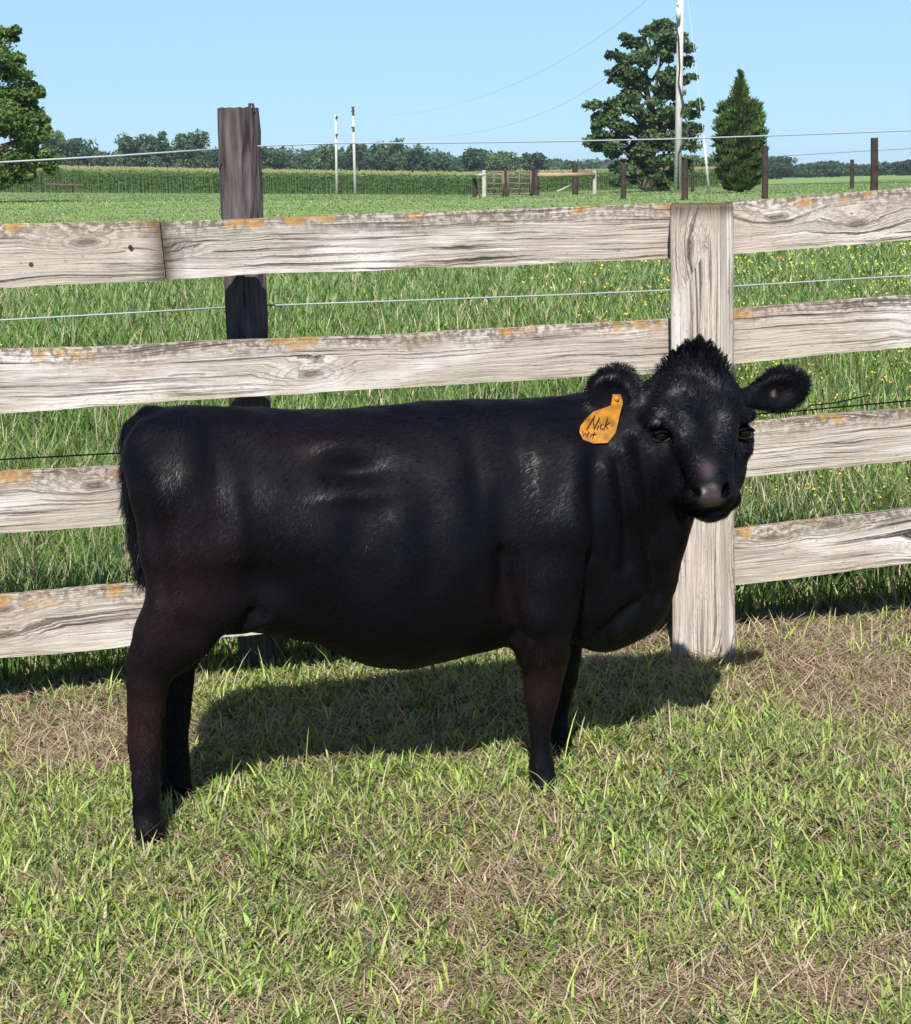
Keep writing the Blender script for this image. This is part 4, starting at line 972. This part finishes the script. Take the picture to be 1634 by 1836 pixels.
dt = [(148, 320, 245, 62, 'small dark rounded tree rising behind the corn just right of the edge tree', GD),
      (100, 300, 226, 56, 'tree half hidden behind the feathery edge tree, over the corn', GL),
      (200, 360, 272, 70, 'low rounded tree left of the twin-topped trees over the corn', GC),
      (245, 330, 236, 72, 'left one of the twin crowns over the corn left of the round post', GC),
      (283, 330, 230, 54, 'right one of the twin crowns over the corn left of the round post', GC),
      (346, 330, 232, 66, 'tall tree directly left of the dark round post over the corn', GC),
      (318, 350, 268, 50, 'low tree filling the gap left of the tall one beside the dark round post', GD),
      (398, 350, 268, 70, 'tree mostly hidden behind the dark round post', GD),
      (492, 350, 268, 70, 'low tree directly right of the dark round post over the corn', GC),
      (535, 350, 274, 60, 'low broad tree between the dark round post and the shorter thin pole', GC),
      (578, 345, 262, 62, 'rounded tree just left of the shorter thin pole', GC),
      (642, 340, 250, 50, 'airy tree with ragged top right behind the taller thin pole', GD),
      (612, 350, 270, 50, 'low tree between the two thin poles', GC),
      (688, 335, 250, 58, 'tall tree, first right of the taller thin pole', GC),
      (714, 340, 246, 50, 'highest crown of the row right of the taller thin pole', GC),
      (748, 340, 256, 46, 'pointed tree on the right shoulder of the tallest row', GD),
      (785, 350, 276, 60, 'low tree stepping down right of the tallest row', GC),
      (845, 330, 268, 62, 'rounded dark tree over the left end of the corral', GD),
      (900, 335, 274, 70, 'broad mid-green tree over the corral gates', GL),
      (955, 340, 277, 56, 'dark rounded tree over the double post of the corral', GD),
      (1010, 400, 292, 90, 'low far tree above the corral rail', GC),
      (1245, 300, 280, 70, 'tree behind the tallest pole, left of the evergreen', GL),
      (1400, 420, 281, 66, 'rounded tree directly right of the evergreen on the far field edge', GD),
      (1490, 450, 288, 96, 'broad flat tree left of the right-hand dark posts on the far field edge', GD),
      (1450, 480, 297, 70, 'low far tree between the rounded and the broad one right of the evergreen', GD),
      (1560, 500, 296, 80, 'low tree behind the nearest right-hand dark post', GD),
      (1626, 440, 287, 60, 'tree cut by the right edge on the far field edge', GD)]
for i, (px, d, top_, w, lab, col) in enumerate(dt): dome_tree(px, d, top_, w, 100 + i, lab, col)
# continuous far wood behind them
rng = np.random.default_rng(55); mb = dict(v=[], c=[]); cs, rs, ns = [], [], []
for px in np.arange(-500, 2150, 9):
    d = rng.uniform(520, 640); tp_ = np.interp(px, [0, 100, 400, 700, 850, 1000, 1090, 1240, 1400, 1634], [276, 276, 272, 268, 282, 292, 291, 288, 297, 297]) + rng.normal() * 3
    g = gp(px, d); H = at(px, tp_, d)[2] - g[2]; r = rng.uniform(4, 7)
    for h in (.25, .6, .85): cs.append(g + np.array([rng.normal() * 3, rng.normal() * 3, max(H * h, 1)])); rs.append((r, r, H * .22)); ns.append(60)
leafcloud(mb, cs, rs, ns, 1.1, (.05, .085, .055), rng, .2, .5)
o = leafbuild(mb, 'distant_wood', M_far); o['kind'] = 'stuff'; o['label'] = 'hazy far-off wood along the horizon'

# ------------------------------------------------------------------ corn
rng = np.random.default_rng(77); Vs = []; Cs = []
def corn_plants(X_, Y_, Hh):
    n_ = len(X_); Z_ = gz(X_, Y_)
    def quad(p0, p1, w, sdir, c): Vs.append(np.stack([p0 - sdir * w, p0 + sdir * w, p1 + sdir * w * .4, p1 - sdir * w * .4], 1).reshape(-1, 3)); Cs.append(np.repeat(c, 4, 0))
    B_ = np.stack([X_, Y_, Z_], 1); up = np.array([0, 0, 1.])
    quad(B_, B_ + up * Hh[:, None], .035, np.array([1., 0, 0]), np.tile([.10, .15, .04], (n_, 1)))
    quad(B_ + up * (Hh * .92)[:, None], B_ + up * (Hh * 1.05)[:, None], .07, np.array([1., 0, 0]), np.tile([.30, .30, .13], (n_, 1)))
    for k in range(8):
        h = Hh * (.18 + .1 * k + rng.uniform(-.03, .03, n_)); a = rng.uniform(0, 6.28, n_); L = rng.uniform(.35, .6, n_)
        p0 = B_ + up * h[:, None]; p1 = p0 + np.stack([np.cos(a) * L, np.sin(a) * L, rng.uniform(-.15, .35, n_)], 1)
        c = np.array([.045, .098, .026]) * rng.uniform(.5, 1.8, n_)[:, None] * (1 + .6 * (k > 5)); s_ = np.stack([-np.sin(a) * .5, np.cos(a) * .5, np.full(n_, .85)], 1)
        quad(p0, p1, .055, s_, c)
for row in range(12):
    d = 196 + row * .76; pxs = np.arange(-350, 1290, 3.3 * (1 if row < 5 else 1.6)) + rng.uniform(-1, 1)
    pxs = pxs + rng.uniform(-1.2, 1.2, len(pxs)); X_ = np.array([at(p, hor(p), d)[0] for p in pxs]); Y_ = d + rng.uniform(-.1, .1, len(pxs))
    target = np.interp(pxs, [0, 400, 850, 1290], [3.0, 2.7, 2.5, 2.1]); corn_plants(X_, Y_, target * rng.uniform(.93, 1.05, len(pxs)))
for row in range(30):
    d = 206 + row * 2.2; pxs = np.arange(-350, 1290, 6) + rng.uniform(-3, 3); X_ = np.array([at(p, hor(p), d)[0] for p in pxs]); Y_ = np.full(len(pxs), d)
    target = np.interp(pxs, [0, 400, 850, 1290], [3.0, 2.7, 2.5, 2.1]); corn_plants(X_, Y_, target * rng.uniform(.93, 1.05, len(pxs)))
o = leafbuild(dict(v=Vs, c=Cs), 'cornfield', M_far); o['kind'] = 'stuff'; o['label'] = 'field of tall green corn across the meadow'

# ------------------------------------------------------------------ poles and lines
M_pole = simple('bleached_pole', (.50, .47, .45), .8, .15, .2, 8, .3, stretch=(8, 8, .5))
M_cable = simple('cable', (.45, .47, .5), .6, .2); M_cabl2 = simple('black_cable', (.05, .05, .055), .6, .2)
def pole(px0, px1, ytop, d, r, label, extra=None):
    g = gp(px0, d); t = at(px1, ytop, d); T = empty('utility_pole', g, label, 'utility pole', 'utility poles across the pasture')
    m = MB(); m.tube([g - [0, 0, .3], (g + t) / 2, t], [r, r * .9, r * .78], 12); m.build('shaft', M_pole, T, True); return T, t
T1, t1 = pole(1215, 1222, -60, 70, .155, 'tallest pale utility pole, running out of the picture top beside the big tree')
m = MB(); m.tube([at(1213, 8, 69.8), at(1218, 8, 69.8)], .05, 6); m.build('bracket', M_pole, T1, True); m = MB(); m.tube([at(1216.5, 36, 69.75), at(1216.5, 14, 69.75)], .1, 10); m.build('insulator', M_pole, T1, True)
m = MB(); m.tube([at(1216, 36, 69.7), at(1212, 50, 69.7), at(1217, 66, 69.8), at(1219, 120, 69.8), at(1217, 150, 69.8), at(1226, 185, 69.7), at(1221, 205, 69.8)], .035, 6)
m.build('riser_cable', M_cabl2, T1, True); m = MB(); m.tube([at(1230, 215, 69.8), at(1234, 225, 69.7), at(1232, 245, 69.7), at(1222, 262, 69.8), at(1217, 275, 69.8), at(1216, 340, 69.8)], .035, 6); m.build('riser_cable', M_cabl2, T1, True)
T2, t2 = pole(604, 602, 206, 185, .15, 'shorter of the two thin white poles standing in front of the corn')
m = MB(); m.tube([at(602, 210, 184.8), at(606, 211, 184.8)], .15, 6); m.build('insulator', M_cabl2, T2); m = MB(); m.tube([at(604, 240, 184.7), at(604, 243, 184.7)], .15, 6); m.build('insulator', M_cabl2, T2)
T3, t3 = pole(637, 633, 190, 160, .145, 'taller of the two thin white poles standing in front of the corn')
for y_ in (191, 198, 227): m = MB(); m.tube([at(633, y_, 159.7), at(633, y_ + 3, 159.7)], .15, 6); m.build('insulator', M_cabl2, T3)
# leaning guy guard
gg = gp(1272, 66); T = empty('guy_wire', gg, 'thin leaning white guy guard and stay wire between the tallest pole and the evergreen', 'guy wire')
m = MB(); m.tube([gg, at(1262, 245, 66)], .055, 8); m.build('guard', M_pole, T, True)
m = MB(); m.tube([at(1262, 245, 66), at(1246, 100, 68), at(1230, -30, 69.5)], .008, 5); m.build('stay_wire', M_cable, T)
def line(pts, r, label):
    A = np.array(pts, float); t_ = np.linspace(0, 1, len(A)); tt_ = np.linspace(0, 1, 50); pf = [np.poly1d(np.polyfit(t_, A[:, k], 3)) for k in range(3)]
    m = MB(); m.tube([at(float(pf[0](q)), float(pf[1](q)), float(pf[2](q))) for q in tt_], r, 5); o = m.build('power_line', M_cable, None, True); tag(o, label, 'power line', 'power lines in the sky')
line([(1221, -60, 70), (1155, 0, 78), (1060, 78, 90), (960, 135, 105), (860, 175, 122), (740, 200, 140), (634, 205, 160)], .008, 'upper thin power line sloping down to the left across the sky')
line([(1214, 20, 70), (1130, 118, 78), (1050, 160, 90), (950, 205, 108), (850, 238, 130), (740, 255, 155), (604, 240, 185)], .008, 'lower thin power line passing behind the big tree crown')

# ------------------------------------------------------------------ far fences and corral
M_fpost = simple('old_post', (.05, .036, .032), .9, .1, .3, 4, .3); M_fgrey = simple('grey_post', (.40, .37, .33), .9, .1, .2, 4); M_rail = simple('tan_rail', (.32, .24, .16), .85, .1, .25, 3)
M_gate = simple('gate_tube', (.16, .11, .10), .6, .3, .2, 5)
def vpost(px, top_, d, r, mat, parent, name='post', pxt=None):
    g = gp(px, d); t = at(pxt or px, top_, d); m = MB(); m.tube([g - [0, 0, .2], (g + t) / 2 + [r * .1, 0, 0], t], [r, r * .95, r * .9], 10); return m.build(name, mat, parent)
g = gp(1372, 50)
PF = empty('pasture_fence', g, 'row of dark wooden posts with wires crossing the pasture below the evergreen', 'fence')
D1 = [(1118, 293, 52, .085), (1228, 286, 50, .10), (1372, 262, 48, .095), (1568, 247, 46, .11), (1760, 235, 44, .11)]
for px, tp_, d, r in D1: vpost(px, tp_, d, r, M_fpost, PF)
for fr in (.30, .55, .8):
    m = MB(); pts = []
    for px, tp_, d, r in D1: gg = gp(px, d); tt_ = at(px, tp_, d); pts.append(gg + (tt_ - gg) * fr - np.array([0, r, 0]))
    m.tube(pts, .006, 5); m.build('wire', M_wired, PF)
BF = empty('back_fence', gp(1242, 75), 'farther line of thin dark posts and wires behind the evergreen', 'fence')
D2 = [(1031, 292, 72, .13), (1242, 292, 74, .08), (1528, 286, 70, .09), (1700, 280, 68, .09)]
for px, tp_, d, r in D2: vpost(px, tp_, d, r, M_fpost, BF)
for fr in (.45, .75):
    m = MB(); pts = [gp(px, d) + (at(px, tp_, d) - gp(px, d)) * fr for px, tp_, d, r in D2]; m.tube(pts, .008, 5); m.build('wire', M_wired, BF)
CR = empty('corral', gp(960, 68), 'small old corral of mismatched posts with a tan top rail before the corn', 'corral')
for px, tp_, d, r, mt in [(851, 315, 68, .09, M_fpost), (868, 305, 67, .09, M_fgrey), (902, 306, 68, .06, M_rail), (908, 304, 68.3, .09, M_fpost), (954, 303, 68, .11, M_fpost), (961, 304, 67.7, .12, M_fpost), (1066, 306, 69, .085, M_fgrey)]:
    vpost(px, tp_, d, r, mt, CR)
def bar(a, b_, r, mat, parent, name): m = MB(); m.tube([a, b_], r, 8); return m.build(name, mat, parent, True)
bar(at(849, 315, 67.8), at(868, 313, 66.9), .05, M_fgrey, CR, 'rail'); bar(at(964, 314, 67.6), at(1066, 313, 68.9), .085, M_rail, CR, 'rail'); bar(at(1000, 343, 67.6), at(1030, 329, 68.9), .03, M_fgrey, CR, 'brace')
for (xa, xb, lab) in ((869, 903, 'left rusty tube gate of the corral, beside the pale post'), (910, 953, 'right rusty tube gate of the corral, hung on the double dark post')):
    GT = empty('tube_gate', gp((xa + xb) / 2, 67.5), lab, 'gate', 'rusty tube gates of the corral')
    ya = (307, 318, 328, 338, 347)
    for q_ in ya: bar(at(xa, q_, 67.5), at(xb, q_ + 2, 67.5), .028, M_gate, GT, 'bar')
    for x_ in (xa + 1, (xa + xb) / 2, xb - 1): bar(at(x_, 306, 67.45), at(x_, 349, 67.45), .03, M_gate, GT, 'upright')
lg = gp(125, 150); o = MB(); o.tube([at(85, 331, 150), at(152, 333, 148)], [.12, .1], 8); tag(o.build('fallen_log', M_barkd), 'long dark log lying low against the corn near the edge tree', 'log')

# ------------------------------------------------------------------ air
m = bpy.data.materials.new('air'); m.use_nodes = True; n = m.node_tree.nodes; l = m.node_tree.links
n.remove(n['Principled BSDF']); pv = n.new('ShaderNodeVolumePrincipled'); pv.inputs['Color'].default_value = (.72, .86, 1, 1); pv.inputs['Density'].default_value = .00018
l.new(pv.outputs[0], n['Material Output'].inputs['Volume'])
x0_, x1_, y0_, y1_, z0_, z1_ = -5000, 5000, -40, 3100, -4, 30
V = [(x, y, z) for x in (x0_, x1_) for y in (y0_, y1_) for z in (z0_, z1_)]
Fh = [[0, 1, 3, 2], [4, 6, 7, 5], [0, 4, 5, 1], [2, 3, 7, 6], [0, 2, 6, 4], [1, 5, 7, 3]]
tag(mesh_from('haze', V, Fh, m), 'thin summer haze over the fields', kind='stuff')
